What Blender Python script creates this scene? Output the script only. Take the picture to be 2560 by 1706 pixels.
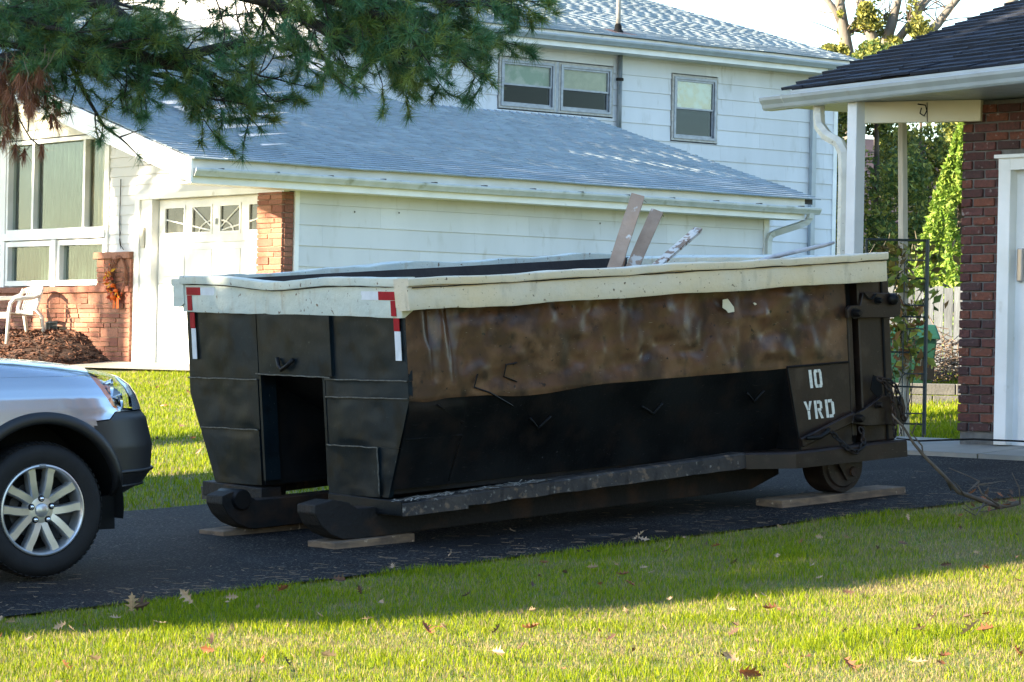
import bpy, bmesh, math, random
import numpy as np
from mathutils import Vector, Matrix, noise as mnoise

for o in list(bpy.data.objects): bpy.data.objects.remove(o, do_unlink=True)
rng = random.Random(7)
nr = np.random.RandomState(11)
scene = bpy.context.scene
COL = scene.collection
R = math.radians

# ------------------------------------------------------------------ camera
cam_d = bpy.data.cameras.new('camera'); cam = bpy.data.objects.new('camera', cam_d); COL.objects.link(cam)
cam_d.sensor_width = 36.0; cam_d.lens = 105.0; cam_d.clip_end = 2000; cam_d.clip_start = .1
PITCH, ROLL = R(.33), R(1.17)
_fw = Vector((0, math.cos(PITCH), math.sin(PITCH))); _up = Vector((0, -math.sin(PITCH), math.cos(PITCH))); _rt = Vector((1, 0, 0))
_r2 = _rt*math.cos(ROLL) + _up*math.sin(ROLL); _u2 = _up*math.cos(ROLL) - _rt*math.sin(ROLL)
cam.matrix_world = Matrix(((_r2.x, _u2.x, -_fw.x, 0), (_r2.y, _u2.y, -_fw.y, 0), (_r2.z, _u2.z, -_fw.z, 0), (0, 0, 0, 1)))
scene.camera = cam

# ------------------------------------------------------------------ world, sun, exposure
SUN_AZ = Vector((-.93, -.37, 0)).normalized(); SUN_EL = R(20)
world = bpy.data.worlds.new('World'); scene.world = world; world.use_nodes = True
wn = world.node_tree.nodes; wl = world.node_tree.links
sky = wn.new('ShaderNodeTexSky'); sky.sky_type = 'NISHITA'; sky.sun_disc = False
sky.sun_elevation = SUN_EL; sky.sun_rotation = math.atan2(SUN_AZ.x, SUN_AZ.y) % (2*math.pi)
sky.altitude = 50; sky.air_density = 1.2; sky.dust_density = .5; sky.ozone_density = 3.0
bg = wn['Background']; bg.inputs['Strength'].default_value = .095
wl.new(sky.outputs[0], bg.inputs['Color'])
sd = bpy.data.lights.new('sun', 'SUN'); sun = bpy.data.objects.new('sun', sd); COL.objects.link(sun)
sd.energy = 5.0; sd.angle = R(.6); sd.color = (1.0, .83, .60)
sdir = Vector((SUN_AZ.x*math.cos(SUN_EL), SUN_AZ.y*math.cos(SUN_EL), math.sin(SUN_EL)))
sun.rotation_euler = sdir.to_track_quat('Z', 'Y').to_euler(); sun.location = (-30, -10, 30)
vs = scene.view_settings; vs.view_transform = 'Standard'; vs.look = 'None'; vs.exposure = 2.7; vs.gamma = 1; vs.use_curve_mapping = False
scene.render.engine = 'CYCLES'
scene.cycles.max_bounces = 6; scene.cycles.transparent_max_bounces = 12

# ------------------------------------------------------------------ materials
MATS = {}
def mat(name, c1, c2=None, scale=4.0, rough=.6, metal=0., bump=0., bscale=60., spec=.5, lo=.35, hi=.65, detail=5.,
        rnd=0., island=0., coat=0., c3=None, s3=40., lo3=.6, hi3=.7, stretch=None, transl=0., attr=None, r2=None, bdist=.01):
    m = bpy.data.materials.new(name); m.use_nodes = True
    nt = m.node_tree; N = nt.nodes; L = nt.links; b = N['Principled BSDF']
    b.inputs['Roughness'].default_value = rough; b.inputs['Metallic'].default_value = metal
    b.inputs['Specular IOR Level'].default_value = spec
    if coat: b.inputs['Coat Weight'].default_value = coat; b.inputs['Coat Roughness'].default_value = .05
    geo = N.new('ShaderNodeNewGeometry'); vec = geo.outputs['Position']
    if stretch:
        mp = N.new('ShaderNodeMapping'); mp.inputs['Scale'].default_value = stretch; L.new(vec, mp.inputs[0]); vec = mp.outputs[0]
    def nz(s, lo, hi, det=detail):
        t = N.new('ShaderNodeTexNoise'); t.inputs['Scale'].default_value = s; t.inputs['Detail'].default_value = det
        L.new(vec, t.inputs['Vector']); r = N.new('ShaderNodeMapRange'); r.inputs[1].default_value = lo; r.inputs[2].default_value = hi
        L.new(t.outputs['Fac'], r.inputs[0]); return r.outputs[0]
    def mix(f, a, bb):
        x = N.new('ShaderNodeMix'); x.data_type = 'RGBA'
        if isinstance(f, float): x.inputs[0].default_value = f
        else: L.new(f, x.inputs[0])
        for s, v in ((x.inputs[6], a), (x.inputs[7], bb)):
            if isinstance(v, (tuple, list)): s.default_value = (*v[:3], 1)
            else: L.new(v, s)
        return x.outputs[2]
    col = c1
    if attr:
        at_ = N.new('ShaderNodeAttribute'); at_.attribute_name = attr; col = at_.outputs['Color']
    if c2 is not None: 
        f = nz(scale, lo, hi); col = mix(f, col, c2)
        if r2 is not None:
            rr = N.new('ShaderNodeMapRange'); rr.inputs[3].default_value = rough; rr.inputs[4].default_value = r2
            L.new(f, rr.inputs[0]); L.new(rr.outputs[0], b.inputs['Roughness'])
    if c3 is not None: col = mix(nz(s3, lo3, hi3), col, c3)
    if rnd or island:
        if rnd: oi = N.new('ShaderNodeObjectInfo'); src = oi.outputs['Random']; amt = rnd
        else: src = geo.outputs['Random Per Island']; amt = island
        if rnd and island:
            ad = N.new('ShaderNodeMath'); ad.operation = 'ADD'; L.new(src, ad.inputs[0]); L.new(geo.outputs['Random Per Island'], ad.inputs[1])
            fr = N.new('ShaderNodeMath'); fr.operation = 'FRACT'; L.new(ad.outputs[0], fr.inputs[0]); src = fr.outputs[0]
        hs = N.new('ShaderNodeHueSaturation'); r = N.new('ShaderNodeMapRange'); r.inputs[3].default_value = 1-amt; r.inputs[4].default_value = 1+amt
        L.new(src, r.inputs[0]); L.new(r.outputs[0], hs.inputs['Value'])
        if isinstance(col, (tuple, list)): hs.inputs['Color'].default_value = (*col[:3], 1)
        else: L.new(col, hs.inputs['Color'])
        col = hs.outputs[0]
    if isinstance(col, (tuple, list)): b.inputs['Base Color'].default_value = (*col[:3], 1)
    else: L.new(col, b.inputs['Base Color'])
    if bump:
        t = N.new('ShaderNodeTexNoise'); t.inputs['Scale'].default_value = bscale; t.inputs['Detail'].default_value = 4
        L.new(vec, t.inputs['Vector']); bp = N.new('ShaderNodeBump'); bp.inputs['Strength'].default_value = bump; bp.inputs['Distance'].default_value = bdist
        L.new(t.outputs['Fac'], bp.inputs['Height']); L.new(bp.outputs[0], b.inputs['Normal'])
    if transl:
        tr = N.new('ShaderNodeBsdfTranslucent'); mx = N.new('ShaderNodeMixShader'); mx.inputs[0].default_value = transl
        if isinstance(col, (tuple, list)): tr.inputs[0].default_value = (*col[:3], 1)
        else: L.new(col, tr.inputs[0])
        L.new(b.outputs[0], mx.inputs[1]); L.new(tr.outputs[0], mx.inputs[2]); L.new(mx.outputs[0], N['Material Output'].inputs[0])
    MATS[name] = m; return m
def ramp_mat(name, cols, rough=.8, bump=.3, bscale=80., nscale=25., namt=.25, c_spot=None, spot=(.62, .7), sscale=18.):
    m = mat(name, (1, 1, 1), rough=rough, bump=bump, bscale=bscale); nt = m.node_tree; N = nt.nodes; L = nt.links; b = N['Principled BSDF']
    oi = N.new('ShaderNodeObjectInfo'); cr = N.new('ShaderNodeValToRGB'); cr.color_ramp.interpolation = 'CONSTANT'
    e = cr.color_ramp.elements
    while len(e) < len(cols): e.new(.5)
    for i, c in enumerate(cols): e[i].position = i/len(cols); e[i].color = (*c, 1)
    L.new(oi.outputs['Random'], cr.inputs[0])
    geo = N.new('ShaderNodeNewGeometry'); t = N.new('ShaderNodeTexNoise'); t.inputs['Scale'].default_value = nscale; t.inputs['Detail'].default_value = 6
    L.new(geo.outputs['Position'], t.inputs['Vector']); mr = N.new('ShaderNodeMapRange'); mr.inputs[1].default_value = .3; mr.inputs[2].default_value = .7
    mr.inputs[3].default_value = 1-namt; mr.inputs[4].default_value = 1+namt; L.new(t.outputs['Fac'], mr.inputs[0])
    hs = N.new('ShaderNodeHueSaturation'); L.new(cr.outputs[0], hs.inputs['Color']); L.new(mr.outputs[0], hs.inputs['Value'])
    out = hs.outputs[0]
    if c_spot:
        t2 = N.new('ShaderNodeTexNoise'); t2.inputs['Scale'].default_value = sscale; t2.inputs['Detail'].default_value = 5; L.new(geo.outputs['Position'], t2.inputs['Vector'])
        m2 = N.new('ShaderNodeMapRange'); m2.inputs[1].default_value = spot[0]; m2.inputs[2].default_value = spot[1]; L.new(t2.outputs['Fac'], m2.inputs[0])
        x = N.new('ShaderNodeMix'); x.data_type = 'RGBA'; L.new(m2.outputs[0], x.inputs[0]); L.new(out, x.inputs[6]); x.inputs[7].default_value = (*c_spot, 1); out = x.outputs[2]
    L.new(out, b.inputs['Base Color']); return m
def glass_mat(name, tint=(1, 1, 1), refl=.22, rough=.02):
    m = bpy.data.materials.new(name); m.use_nodes = True; N = m.node_tree.nodes; L = m.node_tree.links; N.remove(N['Principled BSDF'])
    t = N.new('ShaderNodeBsdfTransparent'); t.inputs[0].default_value = (*tint, 1); g = N.new('ShaderNodeBsdfGlossy'); g.inputs['Roughness'].default_value = rough
    lw = N.new('ShaderNodeLayerWeight'); lw.inputs[0].default_value = .35; mr = N.new('ShaderNodeMapRange'); mr.inputs[3].default_value = refl; mr.inputs[4].default_value = .2
    L.new(lw.outputs['Fresnel'], mr.inputs[0]); mx = N.new('ShaderNodeMixShader'); L.new(mr.outputs[0], mx.inputs[0]); L.new(t.outputs[0], mx.inputs[1]); L.new(g.outputs[0], mx.inputs[2])
    L.new(mx.outputs[0], N['Material Output'].inputs[0]); MATS[name] = m; return m

WHITE = mat('white_painted_siding', (.585, .60, .635), (.52, .535, .56), scale=1.6, rough=.6, bump=.06, bscale=130, spec=.3, stretch=(1, 1, .25), c3=(.42, .42, .41), s3=9, lo3=.62, hi3=.80, rnd=.04)
TRIM = mat('white_trim', (.72, .73, .74), (.62, .63, .62), scale=3, rough=.45, bump=.03, bscale=60, c3=(.42, .41, .36), s3=7, lo3=.66, hi3=.85)
SOFF = mat('soffit', (.6, .58, .5), (.52, .5, .43), scale=3, rough=.6)
GUT = mat('aluminium_gutter', (.46, .49, .5), (.38, .41, .40), scale=5, rough=.4, metal=.0, c3=(.2, .21, .15), s3=6, lo3=.58, hi3=.78)
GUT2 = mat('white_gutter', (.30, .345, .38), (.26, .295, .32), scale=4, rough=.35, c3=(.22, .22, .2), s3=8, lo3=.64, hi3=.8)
ROOF = mat('pale_shingle', (.245, .30, .335), (.20, .248, .28), scale=2.2, rough=.85, bump=.3, bscale=260, rnd=.09, island=.09, c3=(.15, .185, .205), s3=300, lo3=.5, hi3=.75)
ROOF2 = mat('dark_shingle', (.014, .019, .033), (.009, .012, .021), scale=3, rough=.7, bump=.6, bscale=260, spec=.25, rnd=.3, island=.3, c3=(.045, .055, .075), s3=200, lo3=.54, hi3=.72)
ROOFCORE = mat('roof_deck', (.05, .05, .055), rough=.9)
BRICK1 = ramp_mat('salmon_brick', [(.215, .080, .048), (.245, .10, .06), (.185, .066, .042), (.27, .12, .075), (.22, .088, .056)], bump=.9, bscale=75, nscale=45, namt=.3)
BRICK2 = ramp_mat('dark_red_brick', [(.070, .017, .0125), (.092, .027, .019), (.052, .0145, .0125), (.12, .033, .017), (.044, .016, .015), (.086, .026, .022), (.125, .036, .018)], bump=.7, bscale=90, nscale=40, namt=.35, c_spot=(.24, .2, .185), spot=(.63, .72), sscale=21)
MORTAR1 = mat('pale_mortar', (.30, .225, .165), (.23, .17, .12), scale=30, rough=.95, bump=.6, bscale=120)
MORTAR2 = mat('grey_mortar', (.15, .145, .135), (.105, .10, .094), scale=20, rough=.95, bump=.6, bscale=120)
CONC = mat('concrete', (.27, .25, .215), (.21, .195, .17), scale=2.5, rough=.85, bump=.3, bscale=160, c3=(.2, .19, .17), s3=6, lo3=.6, hi3=.72)
ALU = mat('grey_window_metal', (.25, .28, .33), (.18, .2, .24), scale=12, rough=.4, metal=.3)
DARK = mat('dark_interior', (.004, .0045, .005), rough=.8, spec=.2)
SHADE = mat('cream_roller_blind', (.40, .36, .29), (.31, .28, .225), scale=8, rough=.8)
CURT = mat('green_curtain', (.055, .085, .071), (.04, .062, .053), scale=3, rough=.9)
CURT2 = mat('beige_curtain', (.17, .13, .075), (.13, .10, .058), scale=3, rough=.9)
GLASS = glass_mat('window_glass', (.86, .9, .88), .0)
GLASSD = glass_mat('dark_window_glass', (.4, .45, .5), .0)
BLACKP = mat('black_paint', (.0035, .004, .0048), (.008, .009, .010), scale=3.5, rough=.4, bump=.12, bscale=45, spec=.14, c3=(.07, .07, .07), s3=60, lo3=.72, hi3=.78, r2=.5)
FRONTP = mat('greenish_black_paint', (.0036, .0080, .0115), (.0085, .0155, .0205), scale=2.6, rough=.3, bump=.05, bscale=40, spec=.11, c3=(.06, .075, .075), s3=48, lo3=.70, hi3=.77, r2=.5)
SIDEP = mat('brown_sheen_black_paint', (.102, .050, .026), (.044, .0225, .013), scale=4.2, rough=.29, bump=.14, bscale=22, spec=.36, lo=.34, hi=.64, c3=(.012, .009, .008), s3=8, lo3=.58, hi3=.70, r2=.38)  # black paint; the brown stands in for warm reflections on the long side
REARP = mat('dark_brown_sheen_paint', (.020, .011, .0075), (.010, .0065, .0055), scale=5, rough=.42, bump=.09, bscale=60, spec=.3, c3=(.1, .085, .07), s3=75, lo3=.71, hi3=.77)  # reflected warmth put into the black paint's colour as brown
STEEL = mat('worn_steel', (.022, .021, .022), (.05, .042, .036), scale=6, rough=.6, bump=.5, bscale=40, spec=.3, c3=(.2, .18, .155), s3=28, lo3=.62, hi3=.74)
RUSTY = mat('rusty_steel', (.008, .007, .007), (.04, .02, .010), scale=5, rough=.7, bump=.5, bscale=50, spec=.3, lo=.5, hi=.72)
CREAM = mat('cream_rim_paint', (.56, .57, .48), (.46, .51, .47), scale=2.4, rough=.42, bump=.35, bscale=16, c3=(.13, .085, .055), s3=34, lo3=.665, hi3=.70, bdist=.02)
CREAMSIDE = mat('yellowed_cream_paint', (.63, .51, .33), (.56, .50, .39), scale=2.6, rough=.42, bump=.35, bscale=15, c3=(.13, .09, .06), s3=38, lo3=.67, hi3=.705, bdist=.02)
TAPER = mat('red_reflective_tape', (.34, .005, .018), (.27, .004, .014), scale=20, rough=.4, spec=.08)
TAPEW = mat('white_reflective_tape', (.62, .65, .70), (.54, .57, .62), scale=20, rough=.3)
STENCIL = mat('stencil_white', (.68, .67, .6), (.5, .5, .45), scale=40, rough=.7)
WOODG = mat('weathered_plank', (.21, .135, .08), (.11, .075, .05), scale=7, rough=.85, bump=.5, bscale=40, stretch=(1, 1, 5))
BOARD = mat('bare_board', (.40, .29, .22), (.30, .21, .155), scale=9, rough=.75, bump=.3, bscale=60, c3=(.62, .6, .57), s3=11, lo3=.62, hi3=.66)
BOARDW = mat('peeling_white_board', (.55, .53, .49), (.24, .16, .11), scale=24, rough=.75, bump=.5, bscale=60, lo=.52, hi=.58)
NAIL = mat('nail_steel', (.06, .06, .065), rough=.5, metal=.6)
ASPH = mat('asphalt', (.0045, .0048, .0062), (.013, .0128, .0148), scale=1.7, rough=.8, bump=1.0, bscale=60, spec=.18, c3=(.16, .142, .118), s3=58, lo3=.585, hi3=.68, bdist=.03, detail=3)
SOIL = mat('lawn_ground', (.085, .12, .016), (.11, .125, .026), scale=1.1, rough=.95, bump=.8, bscale=60, c3=(.14, .10, .045), s3=1.6, lo3=.56, hi3=.72, bdist=.03)
GRASS = mat('grass_blades', (.1, .2, .03), attr='tint', rough=.6, transl=.45, spec=.08)
MULCH = mat('mulch_soil', (.05, .024, .014), (.028, .014, .009), scale=14, rough=.95, bump=1, bscale=50, bdist=.03)
CHIP = mat('mulch_chip', (.1, .05, .03), attr='tint', rough=.9)
LEAFY = mat('tree_foliage', (.1, .2, .03), attr='tint', rough=.55, transl=.35, spec=.3)
NEEDLE = mat('pine_needles', (.1, .2, .03), attr='tint', rough=.45, transl=.18, spec=.4)
BARK = mat('bark', (.095, .075, .058), (.045, .035, .028), scale=9, rough=.95, bump=1, bscale=30, stretch=(1, 1, .3), bdist=.03)
PBARK = mat('pine_bark', (.05, .042, .036), (.025, .02, .018), scale=12, rough=.95, bump=1, bscale=40, bdist=.02)
TWIG = mat('twig_bark', (.11, .082, .06), (.06, .045, .035), scale=12, rough=.9, bump=.4, bscale=60)
PLASTW = mat('white_plastic', (.68, .67, .62), (.6, .59, .55), scale=5, rough=.4)
BINP = mat('green_plastic', (.010, .062, .040), (.008, .05, .033), scale=4, rough=.45)
IRON = mat('dark_green_iron', (.01, .02, .022), rough=.5)
FENCEW = mat('grey_fence_wood', (.135, .15, .165), (.085, .093, .10), scale=8, rough=.9, bump=.4, bscale=40, stretch=(3, 3, .4), rnd=.25)
PURPLE = mat('dark_violet_siding', (.075, .06, .085), (.06, .05, .07), scale=3, rough=.8)
SILVER = mat('silver_car_paint', (.37, .425, .49), (.35, .40, .465), scale=300, rough=.2, metal=.6, coat=1.0)
CLAD = mat('charcoal_cladding', (.009, .0095, .0115), (.013, .0135, .016), scale=200, rough=.42, bump=.08, bscale=500, spec=.4)
TYRE = mat('tyre_rubber', (.006, .006, .007), (.009, .009, .010), scale=20, rough=.7, bump=.15, bscale=200, spec=.3)
ALLOY = mat('alloy_wheel', (.52, .53, .54), (.44, .45, .46), scale=14, rough=.32, metal=.75)
CHROME = mat('chrome', (.75, .76, .78), rough=.08, metal=1)
AMBER = mat('amber_lens', (.75, .17, .02), rough=.2)
LENS = glass_mat('headlight_lens', (.93, .96, .98), .10, .03)
CARGLASS = glass_mat('car_glass', (.3, .34, .34), .3)

def add_layer(m, color, scale, lo, hi, stretch=None, detail=4.):
    N = m.node_tree.nodes; L = m.node_tree.links; b = N['Principled BSDF']; src = b.inputs['Base Color'].links[0].from_socket
    geo = N.new('ShaderNodeNewGeometry'); vec = geo.outputs['Position']
    if stretch: mp = N.new('ShaderNodeMapping'); mp.inputs['Scale'].default_value = stretch; mp.inputs['Rotation'].default_value = (0, 0, -.627); L.new(vec, mp.inputs[0]); vec = mp.outputs[0]
    t = N.new('ShaderNodeTexNoise'); t.inputs['Scale'].default_value = scale; t.inputs['Detail'].default_value = detail; L.new(vec, t.inputs['Vector'])
    r = N.new('ShaderNodeMapRange'); r.inputs[1].default_value = lo; r.inputs[2].default_value = hi; L.new(t.outputs['Fac'], r.inputs[0])
    x = N.new('ShaderNodeMix'); x.data_type = 'RGBA'; L.new(r.outputs[0], x.inputs[0]); L.new(src, x.inputs[6]); x.inputs[7].default_value = (*color, 1); L.new(x.outputs[2], b.inputs['Base Color'])
add_layer(SIDEP, (.125, .066, .036), 7, .52, .68)                         # lighter patches in the painted-in brown sheen
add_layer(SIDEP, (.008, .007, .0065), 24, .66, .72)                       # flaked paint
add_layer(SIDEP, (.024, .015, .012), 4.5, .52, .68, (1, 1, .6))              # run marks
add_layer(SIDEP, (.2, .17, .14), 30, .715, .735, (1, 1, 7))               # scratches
add_layer(BLACKP, (.03, .028, .027), 26, .66, .72, (1, 1, 9)); add_layer(BLACKP, (.013, .010, .009), 5, .5, .68)
add_layer(FRONTP, (.05, .055, .054), 30, .69, .72, (9, 9, 1)); add_layer(FRONTP, (.004, .005, .0055), 7, .52, .68)
add_layer(REARP, (.035, .024, .018), 8, .55, .7); add_layer(REARP, (.13, .11, .09), 34, .715, .74, (1, 1, 6))
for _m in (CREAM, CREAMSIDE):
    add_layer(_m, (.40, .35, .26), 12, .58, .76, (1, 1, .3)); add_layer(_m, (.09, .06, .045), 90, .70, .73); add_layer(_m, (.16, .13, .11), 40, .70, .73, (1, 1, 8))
add_layer(STEEL, (.13, .09, .06), 17, .58, .68); add_layer(STEEL, (.012, .011, .011), 11, .55, .66, (1, 1, .3))
add_layer(ASPH, (.004, .004, .005), .55, .52, .64); add_layer(ASPH, (.030, .028, .028), 2.4, .58, .75)
add_layer(WOODG, (.05, .036, .028), 5, .5, .68); add_layer(WOODG, (.34, .25, .17), 30, .64, .72)
add_layer(WHITE, (.40, .41, .40), 3.0, .60, .80, (1, 1, .35))

# ------------------------------------------------------------------ object helpers
def put(o, parent=None, label=None, kind=None):
    COL.objects.link(o)
    if parent is not None: o.parent = parent
    if label: o['label'] = label
    if kind: o['kind'] = kind
    return o
def tag(o, label=None, cat=None, group=None, kind=None):
    if label: o['label'] = label
    if cat: o['category'] = cat
    if group: o['group'] = group
    if kind: o['kind'] = kind
    return o
def thing(name, label, cat, loc=(0, 0, 0), rotz=0., group=None, M=None):
    o = bpy.data.objects.new(name, None); COL.objects.link(o); o.empty_display_size = .2
    if M is not None: o.matrix_world = M
    else: o.location = loc; o.rotation_euler = (0, 0, rotz)
    return tag(o, label, cat, group)
def npmesh(name, V, F, m, parent=None, smooth=False, cols=None, label=None, kind=None):
    V = np.asarray(V, dtype=np.float32); F = np.asarray(F, dtype=np.int32)
    me = bpy.data.meshes.new(name); me.vertices.add(len(V)); me.vertices.foreach_set('co', V.ravel())
    k = F.shape[1]; me.loops.add(F.size); me.loops.foreach_set('vertex_index', F.ravel())
    me.polygons.add(len(F)); me.polygons.foreach_set('loop_start', np.arange(0, F.size, k, dtype=np.int32))
    if smooth: me.polygons.foreach_set('use_smooth', np.ones(len(F), dtype=bool))
    if cols is not None:
        a = me.color_attributes.new('tint', 'FLOAT_COLOR', 'POINT'); c = np.ones((len(V), 4), dtype=np.float32); c[:, :3] = cols
        a.data.foreach_set('color', c.ravel())
    me.update(calc_edges=True); me.materials.append(m)
    return put(bpy.data.objects.new(name, me), parent, label, kind)
class MB:
    """collects shapes; build() links them as one mesh object"""
    def __init__(s, off=(0, 0, 0)): s.v = []; s.f = []; s.off = Vector(off)
    def add(s, V, F):
        n = len(s.v); s.v += [tuple(Vector(v)+s.off) for v in V]; s.f += [tuple(i+n for i in f) for f in F]; return s
    def box(s, a, b):
        x0, y0, z0 = (min(p, q) for p, q in zip(a, b)); x1, y1, z1 = (max(p, q) for p, q in zip(a, b))
        return s.add([(x0, y0, z0), (x1, y0, z0), (x1, y1, z0), (x0, y1, z0), (x0, y0, z1), (x1, y0, z1), (x1, y1, z1), (x0, y1, z1)],
                     [(0, 3, 2, 1), (4, 5, 6, 7), (0, 1, 5, 4), (1, 2, 6, 5), (2, 3, 7, 6), (3, 0, 4, 7)])
    def hexa(s, P):
        return s.add(P, [(0, 3, 2, 1), (4, 5, 6, 7), (0, 1, 5, 4), (1, 2, 6, 5), (2, 3, 7, 6), (3, 0, 4, 7)])
    def prism(s, poly, ext):
        n = len(poly); e = Vector(ext); P = [Vector(p) for p in poly]
        return s.add(P+[p+e for p in P], [tuple(range(n))[::-1], tuple(range(n, 2*n))]+[(i, (i+1) % n, n+(i+1) % n, n+i) for i in range(n)])
    def tube(s, pts, r, seg=8, cap=True):
        pts = [Vector(p) for p in pts]; n = len(pts); rr = r if isinstance(r, (list, tuple)) else [r]*n
        V = []; F = []; up = Vector((.123, .31, .94)); prev = None
        for i, p in enumerate(pts):
            t = (pts[min(i+1, n-1)]-pts[max(i-1, 0)]).normalized()
            a = t.cross(up if prev is None else prev)
            if prev is not None: a = prev-t*prev.dot(t)
            if a.length < 1e-5: a = t.orthogonal()
            a.normalize(); prev = a; b = t.cross(a)
            V += [p+(a*math.cos(2*math.pi*k/seg)+b*math.sin(2*math.pi*k/seg))*rr[i] for k in range(seg)]
        for i in range(n-1):
            for k in range(seg): F.append((i*seg+k, i*seg+(k+1) % seg, (i+1)*seg+(k+1) % seg, (i+1)*seg+k))
        if cap: F.append(tuple(range(seg))[::-1]); F.append(tuple((n-1)*seg+k for k in range(seg)))
        return s.add(V, F)
    def lathe(s, prof, c, axis, seg=32, cap=False):
        # prof: list of (radius, along axis)
        ax = Vector(axis).normalized(); a = ax.orthogonal().normalized(); b = ax.cross(a); c = Vector(c); V = []; F = []; n = len(prof)
        for k in range(seg):
            d = a*math.cos(2*math.pi*k/seg)+b*math.sin(2*math.pi*k/seg)
            V += [c+d*r+ax*h for r, h in prof]
        for k in range(seg):
            for i in range(n-1): F.append((k*n+i, ((k+1) % seg)*n+i, ((k+1) % seg)*n+i+1, k*n+i+1))
        if cap:
            F.append(tuple(k*n for k in range(seg))[::-1]); F.append(tuple(k*n+n-1 for k in range(seg)))
        return s.add(V, F)
    def grid(s, fn, nu, nv):
        V = [fn(i/nu, j/nv) for j in range(nv+1) for i in range(nu+1)]
        return s.add(V, [(j*(nu+1)+i, j*(nu+1)+i+1, (j+1)*(nu+1)+i+1, (j+1)*(nu+1)+i) for j in range(nv) for i in range(nu)])
    def build(s, name, m, parent=None, smooth=False, bevel=0., label=None, kind=None, auto=None):
        me = bpy.data.meshes.new(name); me.from_pydata(s.v, [], s.f); me.materials.append(m)
        bm = bmesh.new(); bm.from_mesh(me)
        if bevel: bmesh.ops.bevel(bm, geom=bm.edges[:], offset=bevel, segments=2 if bevel > .008 else 1, affect='EDGES', profile=.6)
        bmesh.ops.recalc_face_normals(bm, faces=bm.faces[:]); bm.to_mesh(me); bm.free()
        if smooth: me.polygons.foreach_set('use_smooth', [True]*len(me.polygons))
        if auto is not None:
            me.polygons.foreach_set('use_smooth', [True]*len(me.polygons)); me.set_sharp_from_angle(angle=R(auto))
        me.update(); return put(bpy.data.objects.new(name, me), parent, label, kind)
def copy_of(o, parent, M):
    c = o.copy(); COL.objects.link(c); c.parent = parent; c.matrix_basis = M; return c
def fbm(x, y, z=0., o=4): return mnoise.fractal(Vector((x, y, z)), 1.0, 2.0, o)
def smooth01(x): x = max(0., min(1., x)); return x*x*(3-2*x)

# ------------------------------------------------------------------ the lie of the land: s runs along the drive, q across it
AH = R(37.65); AX = Vector((math.cos(AH), math.sin(AH), 0)); BX = Vector((-math.sin(AH), math.cos(AH), 0))
def gz(x, y):
    s = min(x*AX.x+y*AX.y, 24.)
    return -1.39+.03*s+.055*math.log1p(math.exp(s-10.))
def gz_np(x, y):
    s = np.minimum(x*AX.x+y*AX.y, 24.); return -1.39+.03*s+.055*np.logaddexp(0, s-10.)
def sq(s, q): return (s*AX.x+q*BX.x, s*AX.y+q*BX.y)
def near_edge(s):
    pts = [(-30, 11.3), (0, 11.4), (6.32, 11.88), (8.11, 12.34), (10.12, 12.66), (11.94, 12.71), (13.64, 12.53), (16, 12.2), (40, 12.2)]
    for (a, b), (c, d) in zip(pts, pts[1:]):
        if s <= c: return b+(d-b)*(s-a)/(c-a)
    return 12.2
FAR_Q = 17.0; DR_END = 15.33
def on_drive(x, y):
    s = x*AX.x+y*AX.y; q = x*BX.x+y*BX.y
    return s < DR_END+.9 and near_edge(s)-.02 < q < FAR_Q+.02
def jig(s, k): return .035*mnoise.noise(Vector((s*2.1, k, 0)))+.015*mnoise.noise(Vector((s*7.7, k, 3)))

# terrain sheet: fine near the camera, coarse far away, reaching the horizon
xs = np.unique(np.concatenate([np.linspace(-400, -20, 20), np.linspace(-20, 20, 81), np.linspace(20, 400, 20)]))
ys = np.unique(np.concatenate([np.linspace(-100, 4, 10), np.linspace(4, 50, 93), np.linspace(50, 900, 25)]))
X, Y = np.meshgrid(xs, ys); far = np.clip((Y-55)/200, 0, 1)
Zt = gz_np(X, Y)
Zt -= .012
nx, ny = len(xs), len(ys); idx = np.arange(nx*ny).reshape(ny, nx)
Fq = np.stack([idx[:-1, :-1].ravel(), idx[:-1, 1:].ravel(), idx[1:, 1:].ravel(), idx[1:, :-1].ravel()], 1)
o = npmesh('ground', np.stack([X.ravel(), Y.ravel(), Zt.ravel()], 1), Fq, SOIL, smooth=True, kind='structure')
# driveway
mb = MB(); S = np.linspace(-20, DR_END, 180); nq = 14
def dfn(u, v):
    s = -20+(DR_END+20)*u; a = near_edge(s)+jig(s, 1); b = FAR_Q+jig(s, 9); q = a+(b-a)*v; x, y = sq(s, q)
    edge = min(v, 1-v)*nq; return (x, y, gz(x, y)+.004+.004*mnoise.noise(Vector((x*.9, y*.9, 2))))
mb.grid(dfn, 180, nq).build('driveway', ASPH, smooth=True, kind='structure')
# concrete apron in front of the right-hand house, as two poured slabs with a joint
ap = None
for k, (q0, q1) in enumerate(((12.2, 14.52), (14.535, 16.4))):
    mb = MB()
    def afn(u, v):
        s = DR_END+.005+u*.83; q = q0+(q1-q0)*v; x, y = sq(s, q); return (x, y, gz(x, y)+.035)
    n0 = 8; mb.grid(afn, 6, n0)
    mb.prism([(*sq(DR_END+.004, q0), gz(*sq(DR_END+.004, q0))-.06), (*sq(DR_END+.004, q1), gz(*sq(DR_END+.004, q1))-.06), (*sq(DR_END+.004, q1), gz(*sq(DR_END+.004, q1))+.034), (*sq(DR_END+.004, q0), gz(*sq(DR_END+.004, q0))+.034)], (.004, .003, 0))
    if ap is None: ap = mb.build('concrete_apron', CONC, kind='structure')
    else: mb.build('slab', CONC, ap)
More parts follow.
